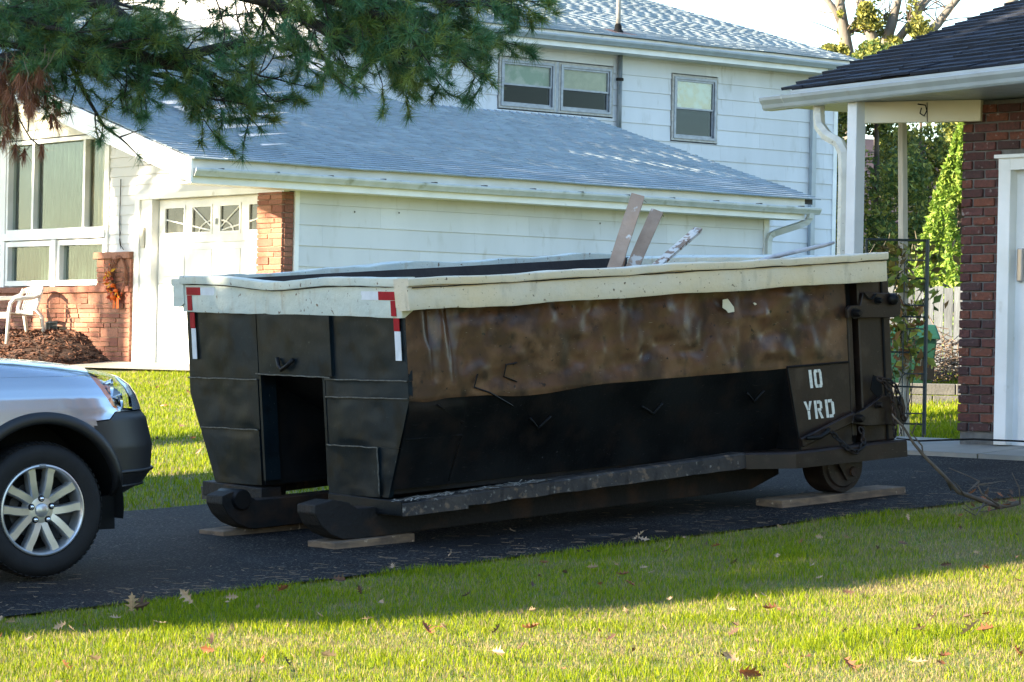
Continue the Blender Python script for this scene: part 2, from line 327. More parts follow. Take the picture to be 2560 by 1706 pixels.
# ------------------------------------------------------------------ generic building pieces
def basis(ux, uy, uz, loc): return Matrix(((ux[0], uy[0], uz[0], loc[0]), (ux[1], uy[1], uz[1], loc[1]), (ux[2], uy[2], uz[2], loc[2]), (0, 0, 0, 1)))
def tab_mesh(m):
    key = 'shingle_'+m.name
    if key in bpy.data.meshes: return bpy.data.meshes[key]
    me = bpy.data.meshes.new(key)
    V = [(0, 0, 0), (1, 0, 0), (1, 1, 0), (0, 1, 0), (0, 0, 1), (1, 0, 1), (1, 1, .2), (0, 1, .2)]
    me.from_pydata(V, [], [(0, 3, 2, 1), (4, 5, 6, 7), (0, 1, 5, 4), (1, 2, 6, 5), (2, 3, 7, 6), (3, 0, 4, 7)]); me.materials.append(m); return me
def shingles(parent, O, U, V, N, urange, vlen, expo, tabw, n_ind, m, thick=.011, jit=.0, sag=None):
    O, U, V, N = Vector(O), Vector(U), Vector(V), Vector(N); me = tab_mesh(m); rest = []; cnt = 0; i = 0
    while i*expo < vlen:
        v = i*expo; u0, u1 = urange(v); u = u0-rng.random()*tabw
        while u < u1:
            a, b = max(u, u0+rng.uniform(-.015, .0)), min(u+tabw-.005, u1+rng.uniform(0, .015))
            if b-a > .03:
                jv = rng.uniform(-jit, jit); th = thick*rng.uniform(.85, 1.25); P = O+U*a+V*(v+jv)
                if sag: P = P+N*sag(a, v)
                if cnt < n_ind:
                    ob = bpy.data.objects.new('shingle', me); COL.objects.link(ob); ob.parent = parent
                    ob.matrix_basis = basis(U*(b-a), V*(expo*1.12), N*th, P); cnt += 1
                else: rest.append((P, b-a, th))
            u += tabw
        i += 1
    if rest:
        P = np.array([tuple(r[0]) for r in rest]); w = np.array([r[1] for r in rest])[:, None]; th = np.array([r[2] for r in rest])[:, None]
        u, v, n = (np.array(tuple(q))[None, :] for q in (U, V, N)); e = expo*1.12
        Vs = np.stack([P, P+u*w, P+u*w+v*e, P+v*e, P+n*th, P+u*w+n*th, P+u*w+v*e+n*th*.2, P+v*e+n*th*.2], 1).reshape(-1, 3)
        k = (np.arange(len(rest))*8)[:, None, None]; F = np.array([(4, 5, 6, 7), (0, 1, 5, 4), (1, 2, 6, 5), (3, 0, 4, 7)])[None]+k
        npmesh('shingle_field', Vs, F.reshape(-1, 4), m, parent, kind='stuff')
BRV = {}
def brick_mesh(m, rough=.02, k=0):
    key = (m.name, k)
    if key in BRV: return BRV[key]
    bm = bmesh.new(); bmesh.ops.create_cube(bm, size=1.0)
    for v in bm.verts: v.co += Vector((rng.uniform(-.012, .012), rng.uniform(-.04, .04), rng.uniform(-.045, .045)))
    bmesh.ops.bevel(bm, geom=bm.edges[:], offset=.045, segments=1, affect='EDGES')
    me = bpy.data.meshes.new('brick'); bm.to_mesh(me); bm.free(); me.materials.append(m); BRV[key] = me; return me
def brick(parent, m, U, OUT, c, l, h, d):
    ob = bpy.data.objects.new('brick', brick_mesh(m, k=rng.randrange(7))); COL.objects.link(ob); ob.parent = parent
    U, OUT = Vector(U), Vector(OUT); Zv = Vector((0, 0, 1))
    ob.matrix_basis = basis(U*l, OUT*d, Zv*h, Vector(c)); return ob
def siding(parent, mp, u0, u1, z0, z1, expo, m, holes=(), joint=None, top=None, name='siding_plank', lift=.016):
    """mp(u, out, z) -> local point; each course a tilted plank, cut round holes"""
    z = z0; row = 0
    while z < z1-.01:
        a, b = z, min(z+expo, z1); segs = [(u0, u1, a, b)]
        for (h0, h1, k0, k1) in holes:
            nxt = []
            for (p, q, c, d) in segs:
                if h1 <= p or h0 >= q or k1 <= c or k0 >= d: nxt.append((p, q, c, d)); continue
                if p < h0: nxt.append((p, h0, c, d))
                if q > h1: nxt.append((h1, q, c, d))
                lo, hi = max(p, h0), min(q, h1)
                if k0 > c: nxt.append((lo, hi, c, k0))
                if k1 < d: nxt.append((lo, hi, k1, d))
            segs = nxt
        for (p, q, c, d) in segs:
            cuts = [p]
            if joint:
                x = math.floor(p/joint)*joint+joint*((row*.37) % 1)
                while x < q:
                    if x > p+.15 and x < q-.15: cuts.append(x)
                    x += joint
            cuts.append(q)
            for x0, x1 in zip(cuts, cuts[1:]):
                x1b = x1-.0015 if x1 < q else x1
                f = lambda zz: .004+lift*(1-(zz-a)/expo)
                d2 = d
                if top is not None and d > min(top(x0), top(x1)):
                    t0, t1 = top(x0), top(x1)
                    if max(t0, t1) <= c+.01: continue
                    d0, d1 = min(d, max(t0, c+.003)), min(d, max(t1, c+.003))
                else: d0 = d1 = d
                dd = d0 if d0 == d1 else None
                MB().hexa([mp(x0, f(c), c), mp(x1b, f(c), c), mp(x1b, -.004, c), mp(x0, -.004, c),
                           mp(x0, f(d0), d0-.001), mp(x1b, f(d1), d1-.001), mp(x1b, -.004, d1-.001), mp(x0, -.004, d0-.001)]).build(name, m, parent)
        z += expo; row += 1
def fbox(mb, mp, u0, u1, o0, o1, z0, z1):
    return mb.hexa([mp(u0, o1, z0), mp(u1, o1, z0), mp(u1, o0, z0), mp(u0, o0, z0), mp(u0, o1, z1), mp(u1, o1, z1), mp(u1, o0, z1), mp(u0, o0, z1)])
def frame_rect(mb, mp, u0, u1, z0, z1, w, o0, o1):
    fbox(mb, mp, u0, u0+w, o0, o1, z0, z1); fbox(mb, mp, u1-w, u1, o0, o1, z0, z1)
    fbox(mb, mp, u0+w, u1-w, o0, o1, z0, z0+w); fbox(mb, mp, u0+w, u1-w, o0, o1, z1-w, z1); return mb

# ------------------------------------------------------------------ the white house
HZ0 = -.2; HL = Vector((-2.8813, 37.8, HZ0))
H = thing('house', 'white-sided split-level house with pale grey shingle roofs behind the dumpster', 'house', HL, AH)
def hz(z): return z-HZ0
mS = lambda u, o_, z: (u, -o_, hz(z))             # garage side wall, facing -t
mG = lambda u, o_, z: (-o_, u, hz(z))             # gable wall, facing -s
TU = 6.755; mU = lambda u, o_, z: (u, TU-o_, hz(z))
S5 = 5.14; mU2 = lambda u, o_, z: (S5-o_, u, hz(z))
SL = .273; TH = math.atan(SL)
roofz = lambda t: 2.355+SL*(t+.52)
# cores of the walls
MB().box(mS(.12, -.02, -.6), mS(8.20, -.2, 2.1)).build('side_wall', WHITE, H)
side_wall = bpy.data.objects['side_wall']
mb = MB(); mb.prism([mG(.1, -.15, -.6), mG(9.0, -.15, -.6), mG(9.0, -.15, roofz(9.0)-.13), mG(.1, -.15, roofz(.1)-.13)], (.1, 0, 0))
gable_wall = mb.build('gable_wall', WHITE, H)
mb = MB(); mb.box((8.2, .0, hz(-.6)), (8.23, 6.6, hz(2.1))); mb.prism([(8.2, 0, hz(2.1)), (8.2, 4.6, hz(3.5)), (8.2, 6.7, hz(2.9)), (8.2, 6.7, hz(2.1))], (.03, 0, 0)); mb.build('end_wall', WHITE, H)
# garage side wall siding
siding(side_wall, mS, .175, 8.13, -.215, 2.075, .2655, WHITE, joint=2.44)
fbox(MB(), mS, .105, .172, -.02, .03, -.5, 2.09).build('corner_board', TRIM, side_wall)
fbox(MB(), mS, 8.135, 8.235, -.02, .03, -.5, 2.09).build('corner_board', TRIM, side_wall)
for x, z in ((1.02, 1.83), (1.72, 1.85), (5.1, 1.86)): fbox(MB(), mS, x, x+.012, .018, .026, z, z+.022).build('nail_head', NAIL, side_wall)
# gable wall: siding strip, boards above the window, header over the door
siding(gable_wall, mG, 3.71, 4.50, 1.33, roofz(4.6)-.12, .132, WHITE, top=lambda t: roofz(t)-.13)
siding(gable_wall, mG, 4.50, 8.9, 3.02, roofz(8.9)-.1, .132, SOFF, top=lambda t: roofz(t)-.13)
siding(gable_wall, mG, .0, 3.71, 2.13, roofz(3.7), .132, WHITE, top=lambda t: roofz(t)-.13)
fbox(MB(), mG, .0, 3.71, -.03, .05, 2.05, 2.128).build('door_header', TRIM, gable_wall)
# garage door opening and frame
for a, b in ((3.27, 3.42), (3.58, 3.705)): fbox(MB(), mG, a, b, -.1, .045 if b > 3.5 else .03, -.2, 2.05).build('door_jamb', TRIM, gable_wall)
fbox(MB(), mG, 3.42, 3.58, -.1, .015, -.2, 2.05).build('door_jamb', TRIM, gable_wall)
kp = fbox(MB(), mG, 3.45, 3.55, .015, .045, 1.40, 1.68).build('keypad', mat('keypad_grey', (.42, .40, .34), rough=.5), gable_wall, bevel=.008)
fbox(MB(), mG, 3.465, 3.535, .045, .052, 1.55, 1.66).build('keypad_cover', mat('keypad_pale', (.55, .53, .47), rough=.5), kp, bevel=.003)
# garage door: panels with a row of fanlights
door = fbox(MB(), mG, .50, 3.28, -.13, -.1, -.2, 2.06).build('garage_door', TRIM, H)
DW = [(2.58, 3.12), (1.90, 2.43), (1.20, 1.73), (.50, 1.03)]
for r, (z0, z1) in enumerate(((-.19, .36), (.365, .905), (.91, 1.45))):
    m_ = fbox(MB(), mG, .55, 3.26, -.1, -.082, z0, z1).build('door_section', TRIM, door, bevel=.004)
    for (a, b) in DW: fbox(MB(), mG, a, b, -.0815, -.072, z0+.09, z1-.09).build('raised_panel', TRIM, door, bevel=.007)
mb = MB()
zlo, zhi = 1.455, 2.04
xs_ = [.55]+[v for p in sorted(DW) for v in p]+[3.26]
fbox(mb, mG, .55, 3.26, -.1, -.082, zlo, 1.56); fbox(mb, mG, .55, 3.26, -.1, -.082, 1.95, zhi)
for a, b in ((1.03, 1.20), (1.73, 1.90), (2.43, 2.58), (3.12, 3.26)): fbox(mb, mG, a, b, -.1, -.082, 1.56, 1.95)
mb.build('top_section', TRIM, door)
for k, (a, b) in enumerate(DW):
    w = frame_rect(MB(), mG, a, b, 1.555, 1.955, .035, -.1, -.07).build('fanlight', TRIM, door)
    fbox(MB(), mG, a+.03, b-.03, -.098, -.094, 1.58, 1.93).build('pane', mat('fanlight_glass', (.018, .02, .02), (.045, .048, .045), scale=6, rough=.12) if 'fanlight_glass' not in MATS else MATS['fanlight_glass'], w)
    # sunburst bars radiate from the middle of the door's width
    cx = a if k in (0, 1) else b; cx = {0: 2.5, 1: 2.5, 2: 1.12, 3: 1.12}[k]; cx = {0: 1.815, 1: 1.815, 2: 1.815, 3: 1.815}[k]
    cz = 1.585; mb = MB()
    for ang in (22, 58, 122, 158):
        dx, dz = math.cos(R(ang)), math.sin(R(ang)); q = []
        for t in np.linspace(.16, 1.5, 90):
            u, z = cx+dx*t*1.0, cz+dz*t*.36
            if a+.03 < u < b-.03 and 1.585 < z < 1.925: q.append((u, z))
        if len(q) > 2: mb.tube([mG(q[0][0], -.088, q[0][1]), mG(q[-1][0], -.088, q[-1][1])], .012, 5)
    arc = [(cx+math.cos(R(g))*.42, cz+math.sin(R(g))*.16) for g in range(0, 181, 6)]
    arc = [p for p in arc if a+.03 < p[0] < b-.03 and p[1] > 1.58]
    if len(arc) > 2: mb.tube([mG(u, -.088, z) for u, z in arc], .012, 5)
    if mb.v: mb.build('sunburst_grille', TRIM, w)
fbox(MB(), mG, 1.775, 1.80, -.08, -.05, 1.68, 1.76).build('door_handle', GUT, door, bevel=.004)
# brickwork on the gable: pier beside the door and the low wall under the windows
def ashlar(parent, mp, U, OUT, u0, u1, z0, z1, out, depth, topf=None, hole=None):
    z = z0
    while z < z1-.02:
        h = rng.choice((.066, .066, .066, .132)); h = min(h, z1-z)
        if z1-(z+h) < .04: h = z1-z
        x = u0
        while x < u1-.01:
            l = rng.choice((.2, .3, .42, .55, .33))*rng.uniform(.85, 1.15)
            if u1-(x+l) < .12: l = u1-x
            if h > .1 and rng.random() < .6:
                for hh, zz in ((.5, .25), (.5, .75)):
                    c = (x+l/2, z+h*zz)
                    if not hole or not (hole[0]-l*.3 < c[0] < hole[1]+l*.3 and hole[2] < c[1] < hole[3]):
                        brick(parent, BRICK1, U, OUT, mp(c[0], out-depth/2+rng.uniform(-.004, .01), c[1]), l-.012, h/2-.01, depth)
            else:
                c = (x+l/2, z+h/2)
                if not hole or not (hole[0]-l*.3 < c[0] < hole[1]+l*.3 and hole[2] < c[1] < hole[3]):
                    brick(parent, BRICK1, U, OUT, mp(c[0], out-depth/2+rng.uniform(-.004, .012), c[1]), l-.012, h-.01, depth)
            x += l
        z += h
UG, OG = (0, 1, 0), (-1, 0, 0)
pier = MB().box(mG(.012, .058, -.3), mG(.57, -.12, 2.05)).build('brick_pier', MORTAR1, H)
z = -.2
while z < 2.04:
    h = rng.choice((.066, .066, .1)); h = min(h, 2.05-z); k = rng.random()
    cut = rng.uniform(.15, .42)
    for a, b in ((.0, cut), (cut, .585)):
        brick(pier, BRICK1, UG, OG, mG((a+b)/2, .045+rng.uniform(-.003, .008), z+h/2), b-a-.012, h-.01, .06)
    brick(pier, BRICK1, (1, 0, 0), (0, -1, 0), (.03, .012, hz(z+h/2)), .13, h-.01, .04)
    z += h
low = MB().box(mG(3.715, .055, -.4), mG(9.0, -.05, .84)).build('low_brick_wall', MORTAR1, H)
MB().box(mG(3.715, .055, .84), mG(4.66, -.05, 1.27)).build('raised_corner', MORTAR1, low)
ashlar(low, mG, UG, OG, 3.72, 9.0, -.22, .80, .075, .06, hole=(5.70, 6.12, .16, .40))
ashlar(low, mG, UG, OG, 3.72, 4.655, .87, 1.255, .075, .06)
x = 3.72
while x < 9.0:
    l = rng.choice((.62, .8, .5)); brick(low, BRICK1, UG, OG, mG(x+l/2, .035, .838), l-.01, .085, .16); x += l
for a, b in ((3.72, 4.2), (4.2, 4.7)): brick(low, BRICK1, UG, OG, mG((a+b)/2, .035, 1.30), b-a-.008, .09, .16)
z = -.2
while z < 1.25: brick(low, BRICK1, (1, 0, 0), (0, -1, 0), (-.04, 3.718, hz(z+.033)), .09, .056, .02); z += .066
v_ = frame_rect(MB(), mG, 5.72, 6.08, .17, .39, .02, .05, .08).build('foundation_vent', mat('vent_black', (.01, .01, .012), rough=.5), low)
fbox(MB(), mG, 5.73, 6.07, .05, .06, .18, .38).build('vent_back', DARK, v_)
for k in range(11): fbox(MB(), mG, 5.745+.03*k, 5.755+.03*k, .06, .078, .19, .37).build('vent_bar', MATS['vent_black'], v_)
# the picture window: fixed light and two sliders above, two lights below
pw = thing_w = MB(); frame_rect(pw, mG, 4.52, 7.42, 1.66, 3.0, .055, -.1, .03)
win = pw.build('picture_window', TRIM, H)
fbox(MB(), mG, 4.50, 7.50, -.05, .055, 1.56, 1.66).build('window_sill', TRIM, win)
for a, b in ((5.14, 5.20), (6.62, 6.68)): fbox(MB(), mG, a, b, -.08, .015, 1.715, 2.945).build('mullion', TRIM, win)
fbox(MB(), mG, 4.44, 4.515, -.05, .04, .88, 3.02).build('casing', TRIM, win)
fbox(MB(), mG, 7.425, 7.60, -.05, .04, .88, 3.02).build('casing', TRIM, win)
for a, b in ((4.575, 5.14), (5.20, 6.62), (6.68, 7.365)): fbox(MB(), mG, a, b, -.062, -.058, 1.715, 2.945).build('pane', GLASS, win)
lowf = frame_rect(MB(), mG, 4.52, 5.88, .90, 1.545, .075, -.09, .025)
frame_rect(lowf, mG, 6.02, 7.42, .90, 1.545, .075, -.09, .025); lw_ = lowf.build('lower_window', TRIM, H)
fbox(MB(), mG, 5.885, 6.015, -.09, .05, .885, 1.555).build('mullion', TRIM, lw_)
for a, b in ((4.595, 5.805), (6.095, 7.345)): fbox(MB(), mG, a, b, -.052, -.048, .975, 1.47).build('pane', GLASS, lw_)
def curtain(u0, u1, z0, z1, m, parent, out=-.115, amp=.04, per=.12):
    n = int((u1-u0)/.012)
    f = lambda a, b: mG(u0+(u1-u0)*a, out+amp*math.sin(2*math.pi*(u0+(u1-u0)*a)/per+2*mnoise.noise(Vector((a*9, b*.4, 1))))+.008*mnoise.noise(Vector((a*30, b*2, 5))), z0+(z1-z0)*b)
    MB().grid(f, n, 8).build('curtain', m, parent, smooth=True)
curtain(5.2, 6.55, 1.66, 3.0, CURT, win); curtain(4.53, 5.19, 1.66, 3.0, CURT2, win, per=.14)
curtain(4.53, 5.88, .9, 1.54, CURT, lw_, per=.09); curtain(6.02, 7.42, .9, 1.54, CURT, lw_, per=.09)
fbox(MB(), mG, 6.56, 7.4, -.112, -.106, 1.68, 2.98).build('insect_screen', mat('insect_screen', (.03, .031, .034), rough=.8), win)
mb = MB(); mb.tube([mG(4.12, .03, 2.35), mG(4.13, .03, 1.75), mG(4.11, .032, 1.55), mG(4.07, .04, 1.44), mG(3.98, .045, 1.38)], .006, 5)
mb.tube([mG(4.1, .03, 1.85), mG(4.07, .04, 1.65), mG(4.12, .035, 1.5), mG(4.05, .045, 1.39)], .004, 5); mb.build('hanging_wire', DARK, gable_wall)
# lower roof
Vv = (0, math.cos(TH), math.sin(TH)); Nn = (0, -math.sin(TH), math.cos(TH))
mb = MB(); p = lambda s_, t, d=0: (s_, t, hz(roofz(t))-d)
mb.prism([p(-1.68, -.40, .01), p(8.72, -.40, .01), p(8.72, 4.6, .01), p(S5, 4.6, .01), p(S5, 12.3, .01), p(-1.68, 12.3, .01)], (0, 0, -.09))
lroof = mb.build('garage_roof', ROOFCORE, H)
mb = MB(); mb.prism([p(8.72, 4.6, .012), p(S5, 4.6, .012), (S5, TU, hz(3.15)), (8.72, TU, hz(3.15))], (0, 0, -.08)); mb.build('back_slope', ROOF, lroof)
shingles(lroof, (-1.70, -.53, hz(roofz(-.53))), (1, 0, 0), Vv, Nn, lambda v: (-.01, 10.45) if v*math.cos(TH)-.53 < 4.55 else (-.01, S5+1.68), 12.75/math.cos(TH), .133, .305, 280, ROOF, thick=.017, jit=.003,
         sag=lambda u, v: .012*mnoise.noise(Vector((u*.7, v*.7, 0))))
x = S5+.05
while x < 8.74:
    MB().hexa([(x, 4.50, hz(roofz(4.5))+.02), (x+.17, 4.50, hz(roofz(4.5))+.008), (x+.17, 4.6, hz(roofz(4.6))+.012), (x, 4.6, hz(roofz(4.6))+.028),
               (x, 4.50, hz(roofz(4.5))+.032), (x+.17, 4.50, hz(roofz(4.5))+.014), (x+.17, 4.6, hz(roofz(4.6))+.022), (x, 4.6, hz(roofz(4.6))+.045)]).build('ridge_cap', ROOF, lroof); x += .142
mb = MB(); mb.prism([p(-1.72, -.47, .015), p(-1.72, 12.3, .015), p(-1.72, 12.3, .31), p(-1.72, -.47, .30)], (.035, 0, 0)); mb.build('rake_board', TRIM, lroof)
mb = MB(); mb.prism([p(-1.68, .02, .125), p(-1.68, 12, .125), p(-.002, 12, .125), p(-.002, .02, .125)], (0, 0, .02)); mb.build('rake_soffit', SOFF, lroof)
MB().box((-1.68, -.42, hz(2.06)), (8.55, -.4, hz(2.368))).build('fascia', TRIM, lroof)
MB().box((-1.68, -.4, hz(2.062)), (8.3, .0, hz(2.08))).build('eave_soffit', TRIM, lroof)
MB().box((8.3, -.4, hz(2.062)), (8.55, .0, hz(2.3))).build('eave_return', TRIM, lroof)
def gutter(parent, x0, x1, y, z, m, w=.115, h=.1, name='gutter', sg=0.):
    prof = [(0, 0), (0, -h), (-w*.62, -h), (-w*.74, -h*.75), (-w*.98, -h*.35), (-w, -.012), (-w*.93, 0.), (-w*.93, -.012), (-w*.72, -h*.7), (-w*.6, -h*.93), (-.005, -h*.93), (-.005, 0)]
    mb = MB(); n = 40
    V = []; F = []; k = len(prof)
    for i in range(n+1):
        x = x0+(x1-x0)*i/n
        V += [(x, y+a, hz(z+b+sg*math.sin(i*.3)*.004)) for a, b in prof]
    for i in range(n):
        for j in range(k): F.append((i*k+j, i*k+(j+1) % k, (i+1)*k+(j+1) % k, (i+1)*k+j))
    F.append(tuple(range(k))); F.append(tuple(n*k+j for j in range(k)))
    return mb.add(V, F).build(name, m, parent)
g1 = gutter(lroof, -1.68, 8.78, -.421, 2.245, GUT, sg=1)
x = -1.3
while x < 8.7: MB().box((x, -.535, hz(2.242)), (x+.022, -.42, hz(2.256))).build('gutter_spike', NAIL, g1); x += .81
# downspout at the garage's far corner, swung back to the wall
def sq_tube(mb, pts, w, h):
    pts = [Vector(q) for q in pts]; V = []; F = []
    for i, q in enumerate(pts):
        t = (pts[min(i+1, len(pts)-1)]-pts[max(i-1, 0)]).normalized(); side = Vector((0, 1, 0)) if abs(t.y) < .9 else Vector((1, 0, 0))
        side = (side-t*side.dot(t)).normalized(); b = t.cross(side)
        V += [q+side*w/2+b*h/2, q-side*w/2+b*h/2, q-side*w/2-b*h/2, q+side*w/2-b*h/2]
    for i in range(len(pts)-1):
        for k in range(4): F.append((i*4+k, i*4+(k+1) % 4, i*4+4+(k+1) % 4, i*4+4+k))
    F += [(0, 1, 2, 3), tuple(len(pts)*4-4+k for k in range(4))]; return mb.add(V, F)
sq_tube(MB(), [(8.62, -.47, hz(2.16)), (8.62, -.46, hz(2.10)), (8.60, -.42, hz(2.04)), (8.52, -.36, hz(1.99)), (8.28, -.1, hz(1.87)), (8.22, -.07, hz(1.83)), (8.19, -.06, hz(1.75)), (8.19, -.06, hz(-.2))], .07, .085).build('downspout', GUT, H)
# ------------------------------------------------------------------ upper block
RU = lambda t: 5.345+.263*(t-6.27)
mb = MB(); mb.box((S5+.03, TU+.19, hz(-.4)), (16.0, TU+.35, hz(5.2))); upper = mb.build('upper_wall', WHITE, H)
holes = [(8.44, 10.86, 4.03, 4.90), (12.13, 13.19, 3.73, 4.89)]
siding(upper, mU, S5+.02, 15.94, .27, 5.14, .2655, WHITE, holes=holes, joint=2.44)
fbox(MB(), mU, 15.93, 16.02, -.02, .03, .1, 5.13).build('corner_board', TRIM, upper)
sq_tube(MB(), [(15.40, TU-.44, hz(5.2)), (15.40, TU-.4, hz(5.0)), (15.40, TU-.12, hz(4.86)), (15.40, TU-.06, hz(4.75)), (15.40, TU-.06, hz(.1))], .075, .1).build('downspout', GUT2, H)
mb = MB(); mb.prism([(S5+.03, TU+.03, hz(2)), (S5+.03, 18, hz(2)), (S5+.03, 18, hz(5.2)), (S5+.03, 12.5, hz(RU(12.5)-.1)), (S5+.03, TU+.03, hz(RU(TU)-.1))], (.2, 0, 0)); ugab = mb.build('upper_gable', WHITE, H)
siding(ugab, mU2, TU+.0, 17.5, 3.9, 6.9, .2655, WHITE, top=lambda t: RU(min(t, 25-t))-.12)
THU = math.atan(.263); VU = (0, math.cos(THU), math.sin(THU)); NU = (0, -math.sin(THU), math.cos(THU))
pu = lambda s_, t, d=0: (s_, t, hz(RU(t))-d)
mb = MB(); mb.prism([pu(S5-.35, 6.33, .01), pu(16.3, 6.33, .01), pu(16.3, 12.5, .01), pu(S5-.35, 12.5, .01)], (0, 0, -.1))
mb.prism([pu(S5-.35, 12.5, .01), pu(16.3, 12.5, .01), (16.3, 18.7, hz(RU(12.5)-1.64)), (S5-.35, 18.7, hz(RU(12.5)-1.64))], (0, 0, -.1)); uroof = mb.build('upper_roof', ROOFCORE, H)
shingles(uroof, (S5-.36, 6.24, hz(RU(6.24))), (1, 0, 0), VU, NU, lambda v: (0, 16.33-S5+.36), 6.28/math.cos(THU), .133, .305, 290, ROOF, thick=.017, jit=.003, sag=lambda u, v: .015*mnoise.noise(Vector((u*.6, v*.6, 3)))+(-.0 if v > .2 else .02*max(0, mnoise.noise(Vector((u*.5, 0, 8))))))
MB().box((S5-.3, 6.30, hz(5.085)), (16.2, 6.32, hz(5.338))).build('fascia', TRIM, uroof)
MB().box((S5-.3, 6.32, hz(5.087)), (16.2, TU, hz(5.105))).build('eave_soffit', TRIM, uroof)
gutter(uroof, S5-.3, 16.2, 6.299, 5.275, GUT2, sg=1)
mb = MB(); mb.prism([pu(S5-.37, 6.3, .015), pu(S5-.37, 12.5, .015), pu(S5-.37, 12.5, .26), pu(S5-.37, 6.3, .26)], (.03, 0, 0)); mb.build('rake_board', TRIM, uroof)
mb = MB(); mb.prism([pu(16.28, 6.3, .015), pu(16.28, 12.5, .015), pu(16.28, 12.5, .2), pu(16.28, 6.3, .2)], (.03, 0, 0)); mb.build('rake_board', TRIM, uroof)
# soil pipe on the wall and vent stack on the roof
mb = MB(); mb.tube([(10.955, TU-.07, hz(3.55)), (10.955, TU-.07, hz(5.1))], .045, 10); sp = mb.build('soil_pipe', mat('painted_iron_pipe', (.10, .125, .135), (.2, .22, .24), scale=30, rough=.6, stretch=(1, 1, .1)), H, smooth=True)
MB().lathe([(.05, 0), (.065, .005), (.065, .045), (.05, .05)], (10.955, TU-.07, hz(4.66)), (0, 0, 1), 14).build('pipe_collar', RUSTY, sp)
zb = hz(RU(6.75)); mb = MB(); mb.tube([(10.95, 6.75, zb-.1), (10.95, 6.75, zb+1.1)], .04, 12); st = mb.build('vent_stack', mat('stack_grey', (.22, .21, .19), (.3, .28, .25), scale=20, rough=.6), uroof, smooth=True)
MB().lathe([(.042, .16), (.06, .12), (.062, .07), (.09, .03), (.1, 0)], (10.95, 6.75, zb-.01), (0, 0, 1), 14).build('stack_boot', DARK, st)
mb = MB(); mb.add([(10.72, 6.55, hz(RU(6.55))+.016), (11.22, 6.55, hz(RU(6.55))+.016), (11.15, 6.95, hz(RU(6.95))+.016), (10.8, 6.95, hz(RU(6.95))+.016)], [(0, 1, 2, 3)]); mb.build('stack_flashing', mat('rusty_flashing', (.16, .06, .035), (.1, .045, .03), scale=20, rough=.8), st)
# upper windows
def sash_window(parent_name, u0, u1, z0, z1, blind, label=None):
    w = frame_rect(MB(), mU, u0, u1, z0, z1, .035, -.05, .035).build(parent_name, mat('worn_sill_paint_'+str(u0), (.32, .31, .29), (.45, .44, .42), scale=18, rough=.8), H, label=label)
    i0, i1, j0, j1 = u0+.037, u1-.037, z0+.037, z1-.037
    frame_rect(MB(), mU, i0, i1, j0, j1, .04, -.05, .05).build('storm_frame', ALU, w)
    mid = j0+(j1-j0)*(.47 if z1-z0 < 1 else .49)
    for nm, a, b, o1, g in (('upper_sash', mid-.01, j1-.042, .03, GLASS), ('lower_sash', j0+.042, mid+.02, .012, GLASSD)):
        sfr = frame_rect(MB(), mU, i0+.043, i1-.043, a, b, .03, -.01, o1).build(nm, ALU, w)
        fbox(MB(), mU, i0+.07, i1-.07, o1-.02, o1-.017, a+.03, b-.03).build('pane', g, sfr)
    fbox(MB(), mU, i0+.03, i1-.03, -.035, -.03, mid, j1).build('roller_blind', blind, w)
    fbox(MB(), mU, i0, i1, -.16, -.15, j0, j1).build('dark_room', DARK, w)
    return w
B1 = mat('green_white_blind', (.20, .27, .225), (.40, .40, .38), scale=3.2, rough=.7, lo=.45, hi=.55)
B2 = mat('mottled_blind', (.30, .23, .15), (.34, .36, .38), scale=6, rough=.7, lo=.42, hi=.56, detail=8)
sash_window('window', 8.46, 9.63, 4.05, 4.88, B1); sash_window('window', 9.69, 10.84, 4.05, 4.88, SHADE); sash_window('window', 12.15, 13.17, 3.75, 4.87, B2)
fbox(MB(), mU, 9.63, 9.69, -.03, .03, 4.05, 4.88).build('mullion', ALU, H)
# ------------------------------------------------------------------ strip of concrete before the garage, mulch bed
mb = MB()
def cfn(u, v):
    s_ = -1.12+.95*u; t = -.6+4.6*v; P = HL+AX*s_+BX*t; return (P.x, P.y, gz(P.x, P.y)+.03)
mb.grid(cfn, 8, 8); o = mb.build('concrete_walk', CONC, kind='structure')
for a in (-.6, 4.0):
    pass
def mound(u, v):
    t = 3.9+5.2*u; s_ = -.06-1.5*v; P = HL+AX*s_+BX*t
    h = .46*smooth01((t-3.95)/1.3)*smooth01(1.12-v)+.03*mnoise.noise(Vector((t*5, s_*5, 0)))
    return (P.x, P.y, gz(P.x, P.y)-.03+max(0, h))
mbed = MB().grid(mound, 60, 24).build('mulch_bed', MULCH, smooth=True, kind='structure')
n = 5200; V = []; C = []
for i in range(n):
    u, v = rng.random(), rng.random()**.8; c = Vector(mound(u, v)); l = rng.uniform(.015, .06); w = rng.uniform(.004, .012)
    d = Vector((rng.gauss(0, 1), rng.gauss(0, 1), rng.gauss(0, .35))).normalized(); e = d.cross(Vector((rng.gauss(0, 1), rng.gauss(0, 1), rng.gauss(0, 1)))).normalized(); c += Vector((0, 0, .012))
    V += [c-d*l-e*w, c+d*l-e*w, c+d*l+e*w, c-d*l+e*w]; k = rng.random(); C += [(.125*k+.03, .05*k+.014, .025*k+.009)]*4
npmesh('mulch_chips', [tuple(q) for q in V], np.arange(4*n).reshape(-1, 4), CHIP, mbed, cols=np.array(C), kind='stuff')
